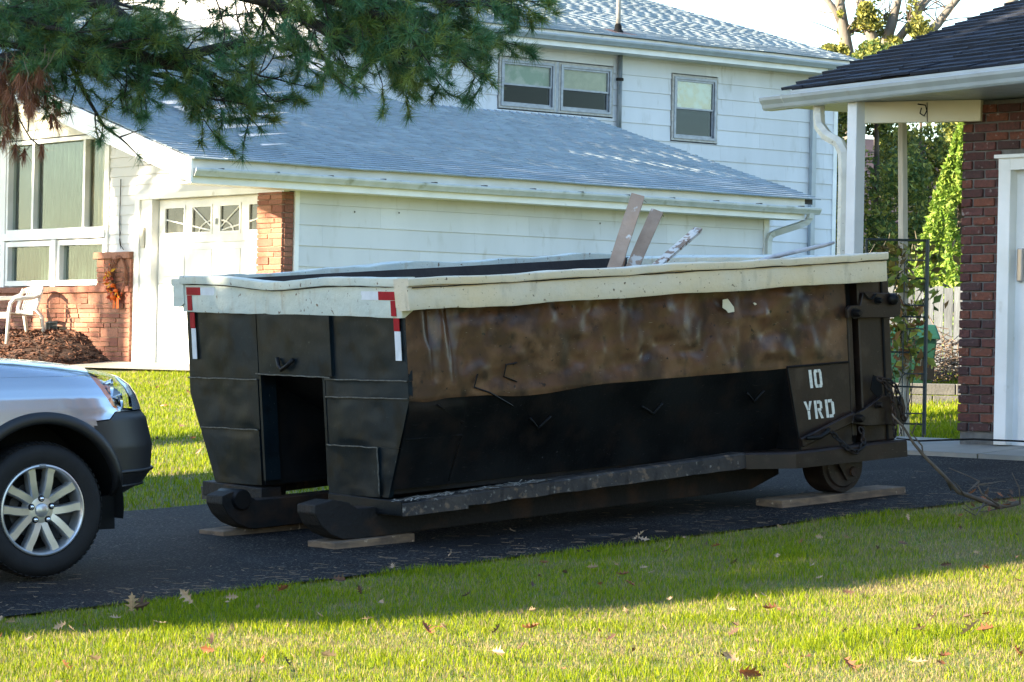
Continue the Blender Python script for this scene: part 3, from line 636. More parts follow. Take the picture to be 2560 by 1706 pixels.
# ------------------------------------------------------------------ the brick house on the right
W0 = Vector((3.245, 21.71, -.56)); WY = R(42); UW = Vector((math.sin(WY), -math.cos(WY), 0)); OW = Vector((-math.cos(WY), -math.sin(WY), 0))
RH = thing('brick_house', 'dark red brick house with charcoal shingle porch roof at the right edge', 'house', W0)
def rw(u, o_, z): p = UW*u+OW*o_; return (p.x, p.y, z-W0.z)
ww = MB(); fbox(ww, rw, .02, .352, -.5, -.012, -.62, 1.52); fbox(ww, rw, .02, 3.2, -.5, -.012, 1.52, 1.93); fbox(ww, rw, 1.5, 3.2, -.5, -.012, -.62, 1.52)
bw = ww.build('brick_wall', MORTAR2, RH)
z = -.46; row = 0
while z < 1.9:
    x = -.0 if row % 2 else -.105; end = .36 if z < 1.52 else 1.9
    while x < end:
        a, b = max(x, 0.), min(x+.205, end)
        if b-a > .03: brick(bw, BRICK2, UW, OW, rw((a+b)/2, -.047+rng.uniform(-.003, .006), z+.029), b-a-.011, .057, .10)
        x += .213
    # return round the corner
    brick(bw, BRICK2, -OW, UW*-1, rw(.028, -.07-.05*(row % 2), z+.029), .13+.08*(row % 2), .057, .06)
    z += .0677; row += 1
fbox(MB(), rw, .06, .36, -.3, -.02, -.62, -.47).build('foundation_block', mat('green_grey_concrete', (.22, .25, .21), (.16, .18, .15), scale=12, rough=.9, bump=.5, bscale=60), bw)
# door casing
cs = fbox(MB(), rw, .36, .47, -.14, .03, -.55, 1.5).build('door_casing', TRIM, RH, bevel=.004)
fbox(MB(), rw, .36, 1.5, -.14, .028, 1.42, 1.505).build('head_casing', TRIM, cs)
fbox(MB(), rw, .335, 1.52, -.1, .05, 1.505, 1.53).build('drip_cap', TRIM, cs)
fbox(MB(), rw, .47, .60, -.16, -.05, -.55, 1.42).build('door_stop', TRIM, cs)
pd = fbox(MB(), rw, .60, 1.5, -.16, -.10, -.55, 1.42).build('storm_door', TRIM, RH)
fbox(MB(), rw, .63, .70, -.10, -.08, -.54, 1.41).build('door_stile', TRIM, pd); fbox(MB(), rw, .50, .55, -.05, -.02, .62, .86).build('door_handle', mat('brushed_handle', (.35, .33, .31), rough=.35, metal=.7), pd, bevel=.01)
# porch roof
RY = R(30); A2 = Vector((math.cos(RY), math.sin(RY), 0)); B2v = Vector((-math.sin(RY), math.cos(RY), 0)); UE = -B2v
E0 = Vector((2.038, 22.702, 2.077)); RSL = .375; RTH = math.atan(RSL)
Vr = A2*math.cos(RTH)+Vector((0, 0, math.sin(RTH))); Nr = Vector((0, 0, math.cos(RTH)))-A2*math.sin(RTH)
e0 = E0-W0
mb = MB(); mb.prism([tuple(e0+UE*.03+Vr*.04), tuple(e0+UE*5.5+Vr*.04), tuple(e0+UE*5.5+Vr*4.2), tuple(e0+UE*.03+Vr*4.2)], tuple(Nr*-.07)); proof = mb.build('porch_roof', ROOFCORE, RH)
shingles(proof, e0+Nr*.004, UE, Vr, Nr, lambda v: (-.03, 5.5), 4.2, .135, .33, 300, ROOF2, thick=.022, jit=.006, sag=lambda u, v: .012*mnoise.noise(Vector((u*1.1, v*1.1, 5)))+.02*max(0, 1-abs(u-1.1)/.35)*max(0, 1-v/.4))
def pe(u, a, z): p = e0+UE*u+A2*a; return (p.x, p.y, z-W0.z)
mb = MB(); mb.prism([pe(.06, .0, 2.074), pe(5.5, .0, 2.074), pe(5.5, .0, 1.935), pe(.06, .0, 1.935)], tuple(A2*.025)); mb.build('fascia', GUT2, proof)
mb = MB(); mb.prism([pe(.06, .03, 2.06), pe(.06, 3.8, 3.45), pe(.06, 3.8, 3.25), pe(.06, .03, 1.95)], tuple(UE*.025)); mb.build('rake_board', GUT2, proof)
# gutter with rolled profile
gp = [(0, 0), (0, -.1), (-.075, -.1), (-.088, -.085), (-.095, -.06), (-.118, -.028), (-.122, -.004), (-.112, .0), (-.112, -.01), (-.09, -.055), (-.08, -.09), (-.006, -.092), (-.006, 0)]
V = []; F = []; k = len(gp); n = 30
for i in range(n+1):
    u = -.17+5.7*i/n
    V += [pe(u, a-.002, 2.03+b) for a, b in gp]
for i in range(n):
    for j in range(k): F.append((i*k+j, i*k+(j+1) % k, (i+1)*k+(j+1) % k, (i+1)*k+j))
F += [tuple(range(k)), tuple(n*k+j for j in range(k))]
g2 = MB().add(V, F).build('gutter', GUT2, proof)
MB().prism([pe(.115, -.124, 2.033), pe(.115, -.121, 2.0), pe(.115, -.096, 1.968), pe(.115, -.077, 1.927), pe(.115, -.02, 1.927), pe(.115, -.02, 2.033)], tuple(UE*.012)).build('gutter_seam', GUT, g2)
# panelled soffit
for i in range(34):
    u = .08+.16*i
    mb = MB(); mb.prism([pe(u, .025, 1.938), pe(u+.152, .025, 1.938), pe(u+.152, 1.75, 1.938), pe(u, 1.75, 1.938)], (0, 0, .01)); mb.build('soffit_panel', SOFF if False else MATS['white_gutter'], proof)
mb = MB(); mb.prism([pe(.07, .02, 1.946), pe(5.5, .02, 1.946), pe(5.5, 1.76, 1.946), pe(.07, 1.76, 1.946)], (0, 0, .012)); mb.build('soffit_back', ROOFCORE, proof)
# porch post, beam
def wbox(mb, c, ux, l, w, z0, z1):
    ux = Vector(ux); uy = Vector((-ux.y, ux.x, 0)); c = Vector((c[0], c[1], 0)); P = []
    for zz in (z0, z1):
        for a, b in ((-1, -1), (1, -1), (1, 1), (-1, 1)): q = c+ux*a*l/2+uy*b*w/2; P.append((q.x-W0.x, q.y-W0.y, zz-W0.z))
    return mb.hexa(P)
PM = mat('white_post', (.62, .63, .64), (.55, .56, .57), scale=4, rough=.5)
wbox(MB(), (2.50, 21.95), AX, .098, .098, -.62, 1.937).build('porch_post', PM, RH, bevel=.004)
bm_ = Vector((2.54, 21.98, 0)); en = Vector((3.36, 21.56, 0)); dv = (en-bm_); wbox(MB(), ((bm_+en)/2)[:2], dv.normalized(), dv.length, .07, 1.78, 1.934).build('porch_beam', mat('cream_beam', (.62, .56, .42), rough=.6), RH)
mb = MB(); hk = Vector((2.97, 21.74, 1.86))-W0
mb.tube([tuple(hk+Vector((-.05, 0, .05))), tuple(hk+Vector((0, -.04, .04))), tuple(hk+Vector((.01, -.05, .0))), tuple(hk+Vector((-.01, -.05, -.04))), tuple(hk+Vector((-.04, -.05, -.02))), tuple(hk+Vector((-.03, -.05, .02)))], .005, 5)
mb.tube([tuple(hk+Vector((.01, -.05, .06))), tuple(hk+Vector((.015, -.05, -.12)))], .003, 5); mb.build('hanging_hook', DARK, RH)
dsx = [Vector(q)-W0 for q in ((2.26, 22.33, 1.94), (2.26, 22.33, 1.87), (2.265, 22.3, 1.78), (2.31, 22.2, 1.70), (2.39, 22.08, 1.64), (2.42, 22.03, 1.56), (2.425, 22.01, 1.4), (2.425, 22.01, -.55))]
mb = MB(); mb.tube([tuple(q) for q in dsx], .045, 6); mb.build('downspout', mat('cream_downspout', (.62, .6, .52), (.5, .48, .42), scale=9, rough=.5, c3=(.2, .18, .14), s3=30, lo3=.66, hi3=.74), RH)
# black cable along the wall foot
cb = MB(); cb.tube([rw(-.55, .02, -.535), rw(-.3, .05, -.545), rw(-.05, .1, -.53), rw(.2, .05, -.515), rw(.4, .07, -.515), rw(.9, .06, -.515)], .007, 6)
cable = cb.build('cable', DARK); cable.location = W0; tag(cable, 'black cable lying along the foot of the brick wall', 'cable')

# ------------------------------------------------------------------ the dumpster
DO = Vector((-.5271, 16.5455, -.7491)); DY, DT = .627, .079
d1 = Vector((math.cos(DY), math.sin(DY), DT)).normalized(); d2 = Vector((-math.sin(DY), math.cos(DY), -.007)); d2 = (d2-d1*d1.dot(d2)).normalized(); d3 = d1.cross(d2)
DM = basis(d1, d2, d3, DO); DL, DWD = 3.53, 2.42
D = thing('dumpster', 'black roll-off dumpster with cream rim standing on planks in the driveway', 'dumpster', M=DM)
lean = lambda y: .021*y
def yr(z): return 0. if z >= .51 else .234*(.51-z)/.51
_dr = random.Random(5); DENTS = [(_dr.uniform(.3, 3.2), _dr.uniform(.55, 1.0), _dr.uniform(.03, .085), _dr.uniform(.03, .07), _dr.choice((-1, 1, 1))*_dr.uniform(.003, .010)) for _ in range(85)]
def dent(x, z, sd=0., amp=1.):
    h = .016*fbm(x*1.6+sd, z*2.1, sd, 3)+.009*mnoise.noise(Vector((x*6.5+sd, z*7.5, sd+4)))+.003*mnoise.noise(Vector((x*17+sd, z*17, sd+9)))
    if sd == 3:
        for cx, cz, rx, rz, a in DENTS:
            q = ((x-cx)/rx)**2+((z-cz)/rz)**2
            if q < 6: h += a*math.exp(-q)
    else: h -= .012*max(0, mnoise.noise(Vector((x*4+sd, z*4, 1)))-.3)
    return h*amp
# side walls (right one dented), the lower part leans in towards the floor
kz = lambda x: .505-.032*math.exp(-((x-.85)/.28)**2)-.02*math.exp(-((x-.12)/.1)**2)+.006*mnoise.noise(Vector((x*4, 0, 0)))
def side_sheet(sign):
    Yf = (lambda y: y) if sign > 0 else (lambda y: DWD-y)
    def up(u, v):
        x = 3.27*u; k0 = kz(x) if sign > 0 else .505; z = k0+(1.04-k0)*v; w = smooth01(min(u*14, (1-u)*10, v*4+.15, 1)); y = dent(x, z, 3 if sign > 0 else 40, w*1.15)+yr(z)*.6*(1-smooth01(v*5))
        if sign > 0:   # two deep creases near the front corner
            for cx in (.172, .303): y += .035*math.exp(-((x-cx)/.032)**2)*smooth01((z-.66)/.3)*1.0+.008*math.exp(-((x-cx)/.014)**2)*smooth01((z-.57)/.05)
        return (x, Yf(y), z)
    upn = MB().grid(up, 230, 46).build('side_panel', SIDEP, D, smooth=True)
    def lo(u, v):
        x1 = 2.86-.09*v; x = x1*u; k0 = kz(x)+.002 if sign > 0 else .507; z = k0*v; y = yr(z)+.008*fbm(x*1.4, z*2, 9, 3)*smooth01(min(u*12, (1-v)*5, 1))
        if sign > 0 and x < .42: y -= .02*smooth01((.42-x)/.06)*smooth01((.5-z)/.06)
        return (x, Yf(y), z)
    lon = MB().grid(lo, 120, 22).build('lower_panel', BLACKP, D, smooth=True); return upn, lon
sp_r, lp_r = side_sheet(1); sp_l, lp_l = side_sheet(-1)
for sg in (0, 1):
    Yf = (lambda y: y) if sg == 0 else (lambda y: DWD-y)
    mb = MB(); mb.prism([(2.763, Yf(-.004), .512), (3.268, Yf(-.004), .512), (3.268, Yf(-.004), -.01), (2.848, Yf(-.004), -.01)], (0, (.012 if sg == 0 else -.012), 0))
    gp_ = mb.build('gusset_plate', REARP, D)
    mb = MB(); mb.prism([(2.766, Yf(.006), .50), (2.851, Yf(.006), -.01), (2.851, Yf(.25), -.01)], (.008, 0, 0)); mb.build('gusset_web', BLACKP, D)
    mb = MB(); mb.box((3.262, Yf(.07), -.01), (3.37, Yf(.085), 1.04)); mb.build('slot_back', DARK, D)
    mb = MB(); mb.box((3.262, Yf(.0), -.01), (3.270, Yf(.08), 1.04)); mb.build('corner_post', REARP, D)
    mb = MB(); mb.box((3.285, Yf(.005), .05), (3.325, Yf(.045), .84)); mb.build('hinge_rod', REARP, D, bevel=.006)
    if sg == 0: gus = gp_
for (x0, y0, x1, y1, w_) in ((2.763, .512, 3.262, .512, .012), (2.765, .51, 2.845, 0, .008)):
    MB().tube([(x0, -.008, y0), ((x0+x1)/2, -.009, (y0+y1)/2), (x1, -.008, y1)], w_*.6, 6).build('weld_seam', BLACKP, D)
# stencilled 10 YRD
def stroke(mb, pts):  # polygon in (x, z) on the plate
    mb.prism([(x, -.0065, z) for x, z in pts], (0, .002, 0))
def glyph(name, x0, z0, w, h, polys):
    mb = MB()
    for poly in polys: stroke(mb, [(x0+w*a+.10*(h*(1-b))*.9, z0+h*b) for a, b in poly])
    return mb.build(name, STENCIL, gus)
B_ = lambda a0, b0, a1, b1: [(a0, b0), (a1, b0), (a1, b1), (a0, b1)]
GH = .112
glyph('stencil_digit', 2.922, .372, .05, GH, [B_(.28, 0, .72, 1)])
zero = [[(0, .15), (.3, .15), (.3, .85), (0, .85)], [(.12, 0), (.46, 0), (.46, .17), (0, .17)], [(0, .83), (.46, .83), (.46, 1), (.12, 1)], [(.54, 0), (.88, 0), (1, .17), (.54, .17)], [(.54, .83), (1, .83), (.88, 1), (.54, 1)], [(.7, .15), (1, .15), (1, .85), (.7, .85)]]
glyph('stencil_digit', 2.975, .372, .062, GH, zero)
glyph('stencil_letter', 2.885, .182, .066, GH, [[(.36, 0), (.64, 0), (.64, .47), (.36, .47)], [(0, 1), (.3, 1), (.48, .62), (.48, .5), (.34, .5)], [(.7, 1), (1, 1), (.66, .5), (.52, .5), (.52, .62)]])
glyph('stencil_letter', 2.968, .182, .066, GH, [B_(0, 0, .28, 1), B_(.36, .82, .75, 1), [(.68, .55), (.95, .55), (.95, .9), (.68, 1)], B_(.36, .42, .8, .57), [(.42, .4), (.68, .4), (1, 0), (.7, 0)]])
glyph('stencil_letter', 3.058, .182, .07, GH, [B_(0, 0, .28, 1), B_(.36, .83, .8, 1), [(.7, .08), (1, .2), (1, .82), (.7, .94)], B_(.36, 0, .8, .17)])
# chips of cream paint, weld hooks, scratches on the right side
CH = mat('cream_chip', (.6, .55, .42), rough=.6)
MB().prism([(2.262, -.03, .948), (2.30, -.03, .952), (2.345, -.03, .90), (2.348, -.03, .872), (2.30, -.03, .868), (2.285, -.03, .885), (2.258, -.03, .90)], (0, .004, 0)).build('paint_chip', CH, D)
MB().prism([(2.505, -.02, .915), (2.52, -.02, .918), (2.535, -.02, .908), (2.52, -.02, .902)], (0, .004, 0)).build('paint_chip', CH, D)
for (a, b, c) in (((.868, .342), (.942, .277), (1.016, .343)), ((1.68, .352), (1.784, .299), (1.835, .359)), ((2.482, .376), (2.561, .316), (2.618, .381))):
    f = lambda p: (p[0], yr(p[1])-.014, p[1]); MB().tube([f(a), f(((a[0]*.3+b[0]*.7), (a[1]*.3+b[1]*.7))), f(b), f(((c[0]*.3+b[0]*.7), (c[1]*.3+b[1]*.7))), f(c)], .007, 6).build('tie_hook', BLACKP, D, smooth=True)
for pts in ([(.459, .622), (.436, .55), (.545, .512), (.727, .424)], [(.741, .668), (.666, .661), (.649, .596), (.741, .56)], [(.183, .47), (.396, .35)], [(.016, .284), (.404, .28)], [(.404, .28), (.38, .02)]):
    f = lambda p: (p[0], yr(p[1])+dent(p[0], p[1], 3, .9)*(1 if p[1] > .51 else 0)-(.008 if p[1] > .51 else .022 if p[0] < .42 else .006), p[1]); MB().tube([f(p) for p in pts], .005, 5).build('weld_seam', BLACKP, D)
# front wall panels
def front_panel(y0f, y1f, z0, z1, out, sd, name='front_panel', nu=26, nv=26, amp=.4):
    def f(u, v):
        z = z0+(z1-z0)*v; a, b = y0f(z), y1f(z); y = a+(b-a)*u; w = smooth01(min(u*6, (1-u)*6, v*6, (1-v)*6, 1))
        return (-out+dent(y, z, sd, amp*w), y, z+lean(y)*smooth01((z-.5)/.4))
    g = MB(); g.grid(f, nu, nv)
    # returned edge so the plate has thickness
    for (u0, v0, u1, v1) in ((0, 0, 1, 0), (1, 0, 1, 1), (1, 1, 0, 1), (0, 1, 0, 0)):
        p, q = Vector(f(u0, v0)), Vector(f(u1, v1)); b = Vector((.03, 0, 0)); g.add([p, q, q+b, p+b], [(0, 1, 2, 3)])
    return g.build(name, FRONTP, D, smooth=False, auto=35)
c_ = lambda v: (lambda z: v)
YR = lambda z: yr(z); YL = lambda z: DWD-yr(z)
front_panel(YR, c_(.845), .612, .99, 0, 11); front_panel(YR, c_(.85), .512, .611, .004, 12, nv=8)
front_panel(YR, c_(.855), .235, .511, 0, 13); front_panel(c_(.33), c_(.862), -.046, .234, .010, 14, 'patch_panel', nv=16); front_panel(YR, c_(.335), -.046, .234, .0, 15, nu=10)
front_panel(c_(1.60), YL, .598, .99, 0, 21); front_panel(c_(1.61), YL, .303, .597, .003, 22); front_panel(c_(1.625), YL, -.03, .302, .0, 23)
front_panel(c_(.76), c_(1.56), .628, .99, .018, 31, amp=.3)
for pts in ([(0, .613), (.845, .612)], [(0, .514), (.85, .513)], [(.33, .234), (.86, .236)], [(.33, .234), (.33, -.03)], [(1.6, .598), (2.42, .602)], [(1.62, .303), (2.3, .306)], [(.77, .622), (1.59, .632)]):
    (a, za), (b, zb_) = pts; q = [(-.008-(.016 if za > .62 else .004)+rng.uniform(-.002, .002), a+(b-a)*t, za+(zb_-za)*t+lean(a+(b-a)*t)*smooth01((za-.5)/.4)+rng.uniform(-.002, .002)) for t in np.linspace(0, 1, 14)]
    MB().tube(q, .0042, 5).build('weld_seam', mat('weld_bead', (.055, .06, .06), (.012, .014, .014), scale=30, rough=.5, lo=.42, hi=.58) if 'weld_bead' not in MATS else MATS['weld_bead'], D)
MB().tube([(-.035, 1.316, .735), (-.045, 1.29, .69), (-.05, 1.255, .668), (-.045, 1.2, .69), (-.03, 1.148, .728)], .013, 8).build('tie_hook', BLACKP, D, smooth=True)
# hook pocket
mb = MB(); mb.add([(0, .852, 0), (1.0, .852, 0), (1.0, .852, .06), (0, .852, .63)], [(0, 1, 2, 3)]); mb.add([(0, 1.605, 0), (1.0, 1.605, 0), (1.0, 1.605, .06), (0, 1.605, .64)], [(0, 1, 2, 3)])
mb.add([(-.0, .852, .635), (-.0, 1.605, .645), (.25, 1.605, .60), (.25, .852, .60), (1.0, 1.605, .05), (1.0, .852, .05)], [(0, 1, 2, 3), (3, 2, 4, 5)]); mb.build('hook_pocket', BLACKP, D)
for y in (.87, 1.58): MB().box((-.004, y-.012, .0), (.10, y+.012, .63)).build('pocket_stiffener', FRONTP, D)
# inside
mb = MB()
mb.box((.05, .085, .53), (3.3, .10, 1.12)); mb.box((.05, DWD-.10, .53), (3.3, DWD-.085, 1.16)); mb.box((.035, .05, .70), (.05, DWD-.05, 1.14)); mb.box((3.3, .05, .03), (3.315, DWD-.05, 1.12))
mb.prism([(.05, .05, .53), (.05, .29, .03), (.05, .30, .03), (.05, .06, .53)], (3.25, 0, 0)); mb.prism([(.05, DWD-.05, .53), (.05, DWD-.29, .03), (.05, DWD-.30, .03), (.05, DWD-.06, .53)], (3.25, 0, 0))
mb.prism([(.05, .31, .70), (1.05, .31, .10), (3.3, .31, .03), (3.3, .31, .02), (1.05, .31, .09), (.05, .31, .69)], (0, DWD-.62, 0))
mb.build('inner_lining', mat('soot_black_lining', (.016, .015, .017), (.035, .03, .03), scale=5, rough=.75, bump=.4, bscale=25), D)
# rims
def rim(name, path, prof, m, amp=.012, sd=0., n=110):
    k = len(prof); V = []; F = []
    for i in range(n+1):
        t = i/n
        for j, (o_, z) in enumerate(prof):
            P = Vector(path(t, o_, z)); q = P*1.0
            wob = Vector((mnoise.noise(Vector((q.x*2.3+sd, q.y*2.3, z*3))), mnoise.noise(Vector((q.x*2.3, q.y*2.3+sd, z*3+7))), mnoise.noise(Vector((q.x*1.9+sd, q.y*1.9, z*1.5+3)))))*amp
            wob += Vector((mnoise.noise(Vector((q.x*8+sd, q.y*8, z*6))), mnoise.noise(Vector((q.x*8, q.y*8+sd, z*6+7))), mnoise.noise(Vector((q.x*7+sd, q.y*7, z*4+3)))))*amp*.45
            V.append(P+wob)
    for i in range(n):
        for j in range(k): F.append((i*k+j, i*k+(j+1) % k, (i+1)*k+(j+1) % k, (i+1)*k+j))
    F += [tuple(range(k)), tuple(n*k+j for j in range(k))]
    return MB().add(V, F).build(name, m, D, auto=28)
def prof_side(bot, top):
    return [(.104, bot), (.108, bot+.012), (.108, bot+.07), (.107, top-.052), (.100, top-.046), (.122, top-.044), (.125, top-.036), (.124, top-.006), (.117, top), (.04, top-.002), (-.018, top), (-.022, top-.006), (-.022, bot+.02), (.02, bot)]
r1 = rim('side_rim', lambda t, o_, z: (-.045+3.575*t, -o_+.012*math.exp(-((t-.80)/.03)**2), z-.010*math.exp(-((t-.80)/.05)**2)*(1 if z > 1.1 else 0)), prof_side(1.0, 1.178), CREAMSIDE, .011, 1., 170)
r2_ = rim('side_rim', lambda t, o_, z: (-.04+3.57*t, DWD+o_, z+lean(DWD)+.02*math.sin(t*3.1)+.012*math.sin(t*23)*math.sin(t*9)), prof_side(.995, 1.175), CREAM, .016, 5., 130)
pf = [(.016, .965), (.018, 1.0), (.017, 1.08), (.016, 1.134), (.012, 1.137), (.034, 1.141), (.037, 1.16), (.036, 1.184), (.03, 1.19), (-.06, 1.188), (-.08, 1.186), (-.08, 1.15), (-.06, 1.0), (0, .965)]
r3 = rim('front_rim', lambda t, o_, z: (-o_-.004-.012*math.exp(-((t-.55)/.2)**2)*(1 if 1.136 < z else 0), .0+DWD*t, z+lean(DWD*t)-.03*math.exp(-((t-.55)/.18)**2)*(1 if z > 1.136 else 0)), pf, CREAM, .007, 9., 110)
rim('rear_rim', lambda t, o_, z: (3.44+o_, .02+(DWD-.04)*t, z+lean(DWD*t)), [(.09, 1.02), (.09, 1.16), (.0, 1.165), (-.04, 1.15), (-.04, 1.05), (0, 1.02)], CREAM, .008, 12., 60)
for y0, y1, dz in ((.022, .09, 0.), (DWD-.09, DWD-.022, .05)): MB().box((.06, y0, 1.02), (3.42, y1, 1.155+dz)).build('inner_rim_face', MATS['soot_black_lining'], D)
MB().box((.084, .06, .9), (.10, DWD-.06, 1.165)).build('inner_rim_face', MATS['soot_black_lining'], D); MB().box((3.385, .06, .9), (3.40, DWD-.06, 1.14)).build('inner_rim_face', MATS['soot_black_lining'], D)
for pts in ([(t*3.55-.02, -.1115-.004*mnoise.noise(Vector((t*30, 0, 0))), 1.128+.004*mnoise.noise(Vector((t*22, 3, 0)))) for t in np.linspace(0, 1, 90)],): MB().tube(pts, .0035, 5).build('rim_seam', RUSTY, D)
MB().tube([(-.024-.003*mnoise.noise(Vector((t*30, 0, 5))), DWD*t, 1.136+lean(DWD*t)-.03*math.exp(-((t-.55)/.18)**2)+.003*mnoise.noise(Vector((t*22, 3, 5)))) for t in np.linspace(.02, .98, 70)], .004, 5).build('rim_seam', RUSTY, D)
# reflective tape
def tape(y0, y1, z0, z1, m, o_=.024): 
    mb = MB(); mb.prism([(-o_, y0, z0+lean(y0)*smooth01((z0-.5)/.4)), (-o_, y1, z0+lean(y1)*smooth01((z0-.5)/.4)), (-o_, y1, z1+lean(y1)), (-o_, y0, z1+lean(y0))], (.003, 0, 0)); mb.build('tape', m, D)
for nm, (y0, y1, z0, z1), m in (('a', (.052, .225, 1.06, 1.108), TAPER), ('b', (.228, .40, 1.06, 1.108), TAPEW), ('c', (.055, .105, .972, 1.058), TAPER), ('d', (2.20, 2.37, 1.07, 1.118), TAPER), ('e', (2.03, 2.197, 1.07, 1.118), TAPEW), ('f', (2.31, 2.365, .975, 1.068), TAPER)): tape(y0, y1, z0, z1, m)
for y0, y1, z0, z1, m in ((.045, .10, .888, .962, TAPER), (.038, .096, .725, .887, TAPEW), (2.305, 2.36, .865, .962, TAPER), (2.30, 2.352, .70, .864, TAPEW)): tape(y0, y1, z0, z1, m, .013)
# base frame
def rag_beam(name, pts, m):   # pts: (x, y_out, y_in, z_top, z_bot)
    V = []; F = []
    for i, (x, yo, yi, zt, zb) in enumerate(pts):
        w = .006*mnoise.noise(Vector((x*6, 1, 2))); V += [(x, yo, zb+w), (x, yi, zb), (x, yi, zt), (x, yo+.012, zt), (x, yo, zt-.012)]
    for i in range(len(pts)-1):
        for j in range(5): F.append((i*5+j, i*5+(j+1) % 5, i*5+5+(j+1) % 5, i*5+5+j))
    F += [(0, 1, 2, 3, 4), tuple(len(pts)*5-5+j for j in range(5))]; return MB().add(V, F).build(name, m, D)
for sg in (0, 1):
    Yf = (lambda y: y) if sg == 0 else (lambda y: DWD-y)
    rag_beam('side_beam', [(x, Yf(.095), Yf(.36), -.064+.03*x, -.142+.005*x) for x in np.linspace(-.015, .43, 8)], STEEL)
    rag_beam('side_beam', [(x, Yf(.105), Yf(.34), -.062+.029*x, -.132+.0195*x) for x in np.linspace(.431, 2.5, 40)], STEEL)
    rag_beam('rear_side_beam', [(2.5, Yf(.104), Yf(.3), .008, -.09), (2.72, Yf(-.1), Yf(.3), .0, -.1), (3.64, Yf(-.1), Yf(.3), .008, -.098)], REARP)
MB().box((3.42, .2, -.1), (3.62, DWD-.2, .0)).build('rear_cross_beam', REARP, D)
for y0, y1, zt, zb in ((.10, .86, -.046, -.142), (1.60, 2.30, -.032, -.125)):
    MB().hexa([(-.022, y0, zb), (-.022, y1, zb+.01), (.12, y1, zb+.01), (.12, y0, zb), (-.02, y0, zt-.014), (-.02, y1, zt+.004), (.12, y1, zt+.004), (.12, y0, zt-.014)]).build('front_beam', BLACKP if y0 < 1 else RUSTY, D, bevel=.004)
mb = MB(); mb.box((.02, .25, -.03), (3.3, .85, .018)); mb.box((.02, 1.61, -.03), (3.3, DWD-.25, .018)); mb.box((.95, .85, -.03), (3.3, 1.61, .018)); mb.build('floor_plate', BLACKP, D)
for y0, sx in ((.36, 0.), (1.46, .05)):
    mb = MB(); mb.prism([(-.42+sx, y0, -.055), (-.425+sx, y0, -.10), (-.39+sx, y0, -.17), (-.33+sx, y0, -.225), (-.25+sx, y0, -.262), (-.15, y0, -.268), (2.75, y0, -.245), (2.98, y0, -.17), (2.98, y0, -.1), (-.14, y0, -.1), (-.2, y0, -.06), (-.3, y0, -.035)], (0, .19, 0))
    sk = mb.build('skid', RUSTY, D, bevel=.004)
    if y0 < 1: continue
    mb = MB(); mb.lathe([(0, 0), (.055, 0), (.062, .01), (.062, .23), (.05, .25), (0, .25)], (-.25, y0-.03, -.085), (0, 1, 0), 20); mb.build('skid_roller', BLACKP, sk, auto=40)
# debris on the ledge
V = []; 
for i in range(260):
    x, y = rng.uniform(.0, 1.0), rng.uniform(.0, .13); a = rng.uniform(0, 6.28); l = rng.uniform(.008, .05); c = Vector((x, y+.10, -.062+.03*x+.005)); d = Vector((math.cos(a), math.sin(a), rng.uniform(-.1, .2)))*l; e = Vector((-math.sin(a), math.cos(a), .1))*.003
    V += [c-d-e, c+d-e, c+d+e, c-d+e]
npmesh('needle_litter', [tuple(q) for q in V], np.arange(len(V)).reshape(-1, 4), mat('pale_litter', (.4, .36, .3), rough=.9), D, kind='stuff')
# rear wheels
for sg in (0, 1):
    Yc = .02 if sg == 0 else DWD-.22
    mb = MB(); mb.lathe([(.05, 0), (.13, 0), (.14, .012), (.165, .012), (.172, .03), (.172, .18), (.165, .2), (.05, .2)], (3.215, Yc, -.122), (0, 1, 0), 40); wh = mb.build('rear_wheel', REARP, D, auto=35)
    y_ = Yc-.022 if sg == 0 else Yc+.205
    MB().prism([(3.14, y_, -.09), (3.32, y_, -.09), (3.29, y_, -.215), (3.22, y_, -.215)], (0, .018, 0)).build('axle_bracket', REARP, wh)
    MB().lathe([(0, -.02), (.03, -.02), (.03, .02), (0, .02)], (3.265, y_, -.165), (0, 1, 0), 8).build('axle_bolt', RUSTY, wh)
# tailgate with hinges
tg = MB().box((3.37, -.004, .004), (3.635, DWD+.004, 1.04)).build('tailgate', REARP, D, bevel=.008)
MB().box((3.56, -.012, .01), (3.572, -.003, 1.03)).build('gate_seam', DARK, tg)
HP = [(3.238, .785), (3.238, .84), (3.26, .86), (3.345, .86), (3.372, .935), (3.66, .918), (3.688, .86), (3.678, .785), (3.62, .768)]
hg = MB().prism([(x, -.052, z) for x, z in HP], (0, .03, 0)).build('upper_hinge', REARP, tg, bevel=.003)
HQ = [(3.235, .135), (3.25, .19), (3.34, .215), (3.50, .29), (3.672, .27), (3.69, .2), (3.672, .10), (3.36, .112)]
hq = MB().prism([(x, -.052, z) for x, z in HQ], (0, .03, 0)).build('lower_hinge', REARP, tg, bevel=.003)
def bolt(par, x, z, r=.02, l=.04): MB().lathe([(0, -l), (r*.7, -l), (r, -l*.7), (r, 0), (r*1.5, 0), (r*1.5, .012), (0, .012)], (x, -.055, z), (0, 1, 0), 10).build('bolt', BLACKP, par, auto=40)
bolt(hg, 3.295, .812, .024, .05); bolt(hg, 3.486, .88, .018); MB().lathe([(0, -.05), (.022, -.045), (.035, -.03), (.038, -.01), (.03, 0.01)], (3.605, -.05, .882), (0, 1, 0), 12).build('bolt', BLACKP, hg, smooth=True)
bolt(hq, 3.28, .163, .024, .05); bolt(hq, 3.45, .235, .018)
mb = MB(); mb.tube([(3.37, -.06, .935), (3.40, -.062, .90), (3.43, -.06, .89), (3.47, -.06, .92)], .007, 6); mb.build('spring_rod', BLACKP, hg)
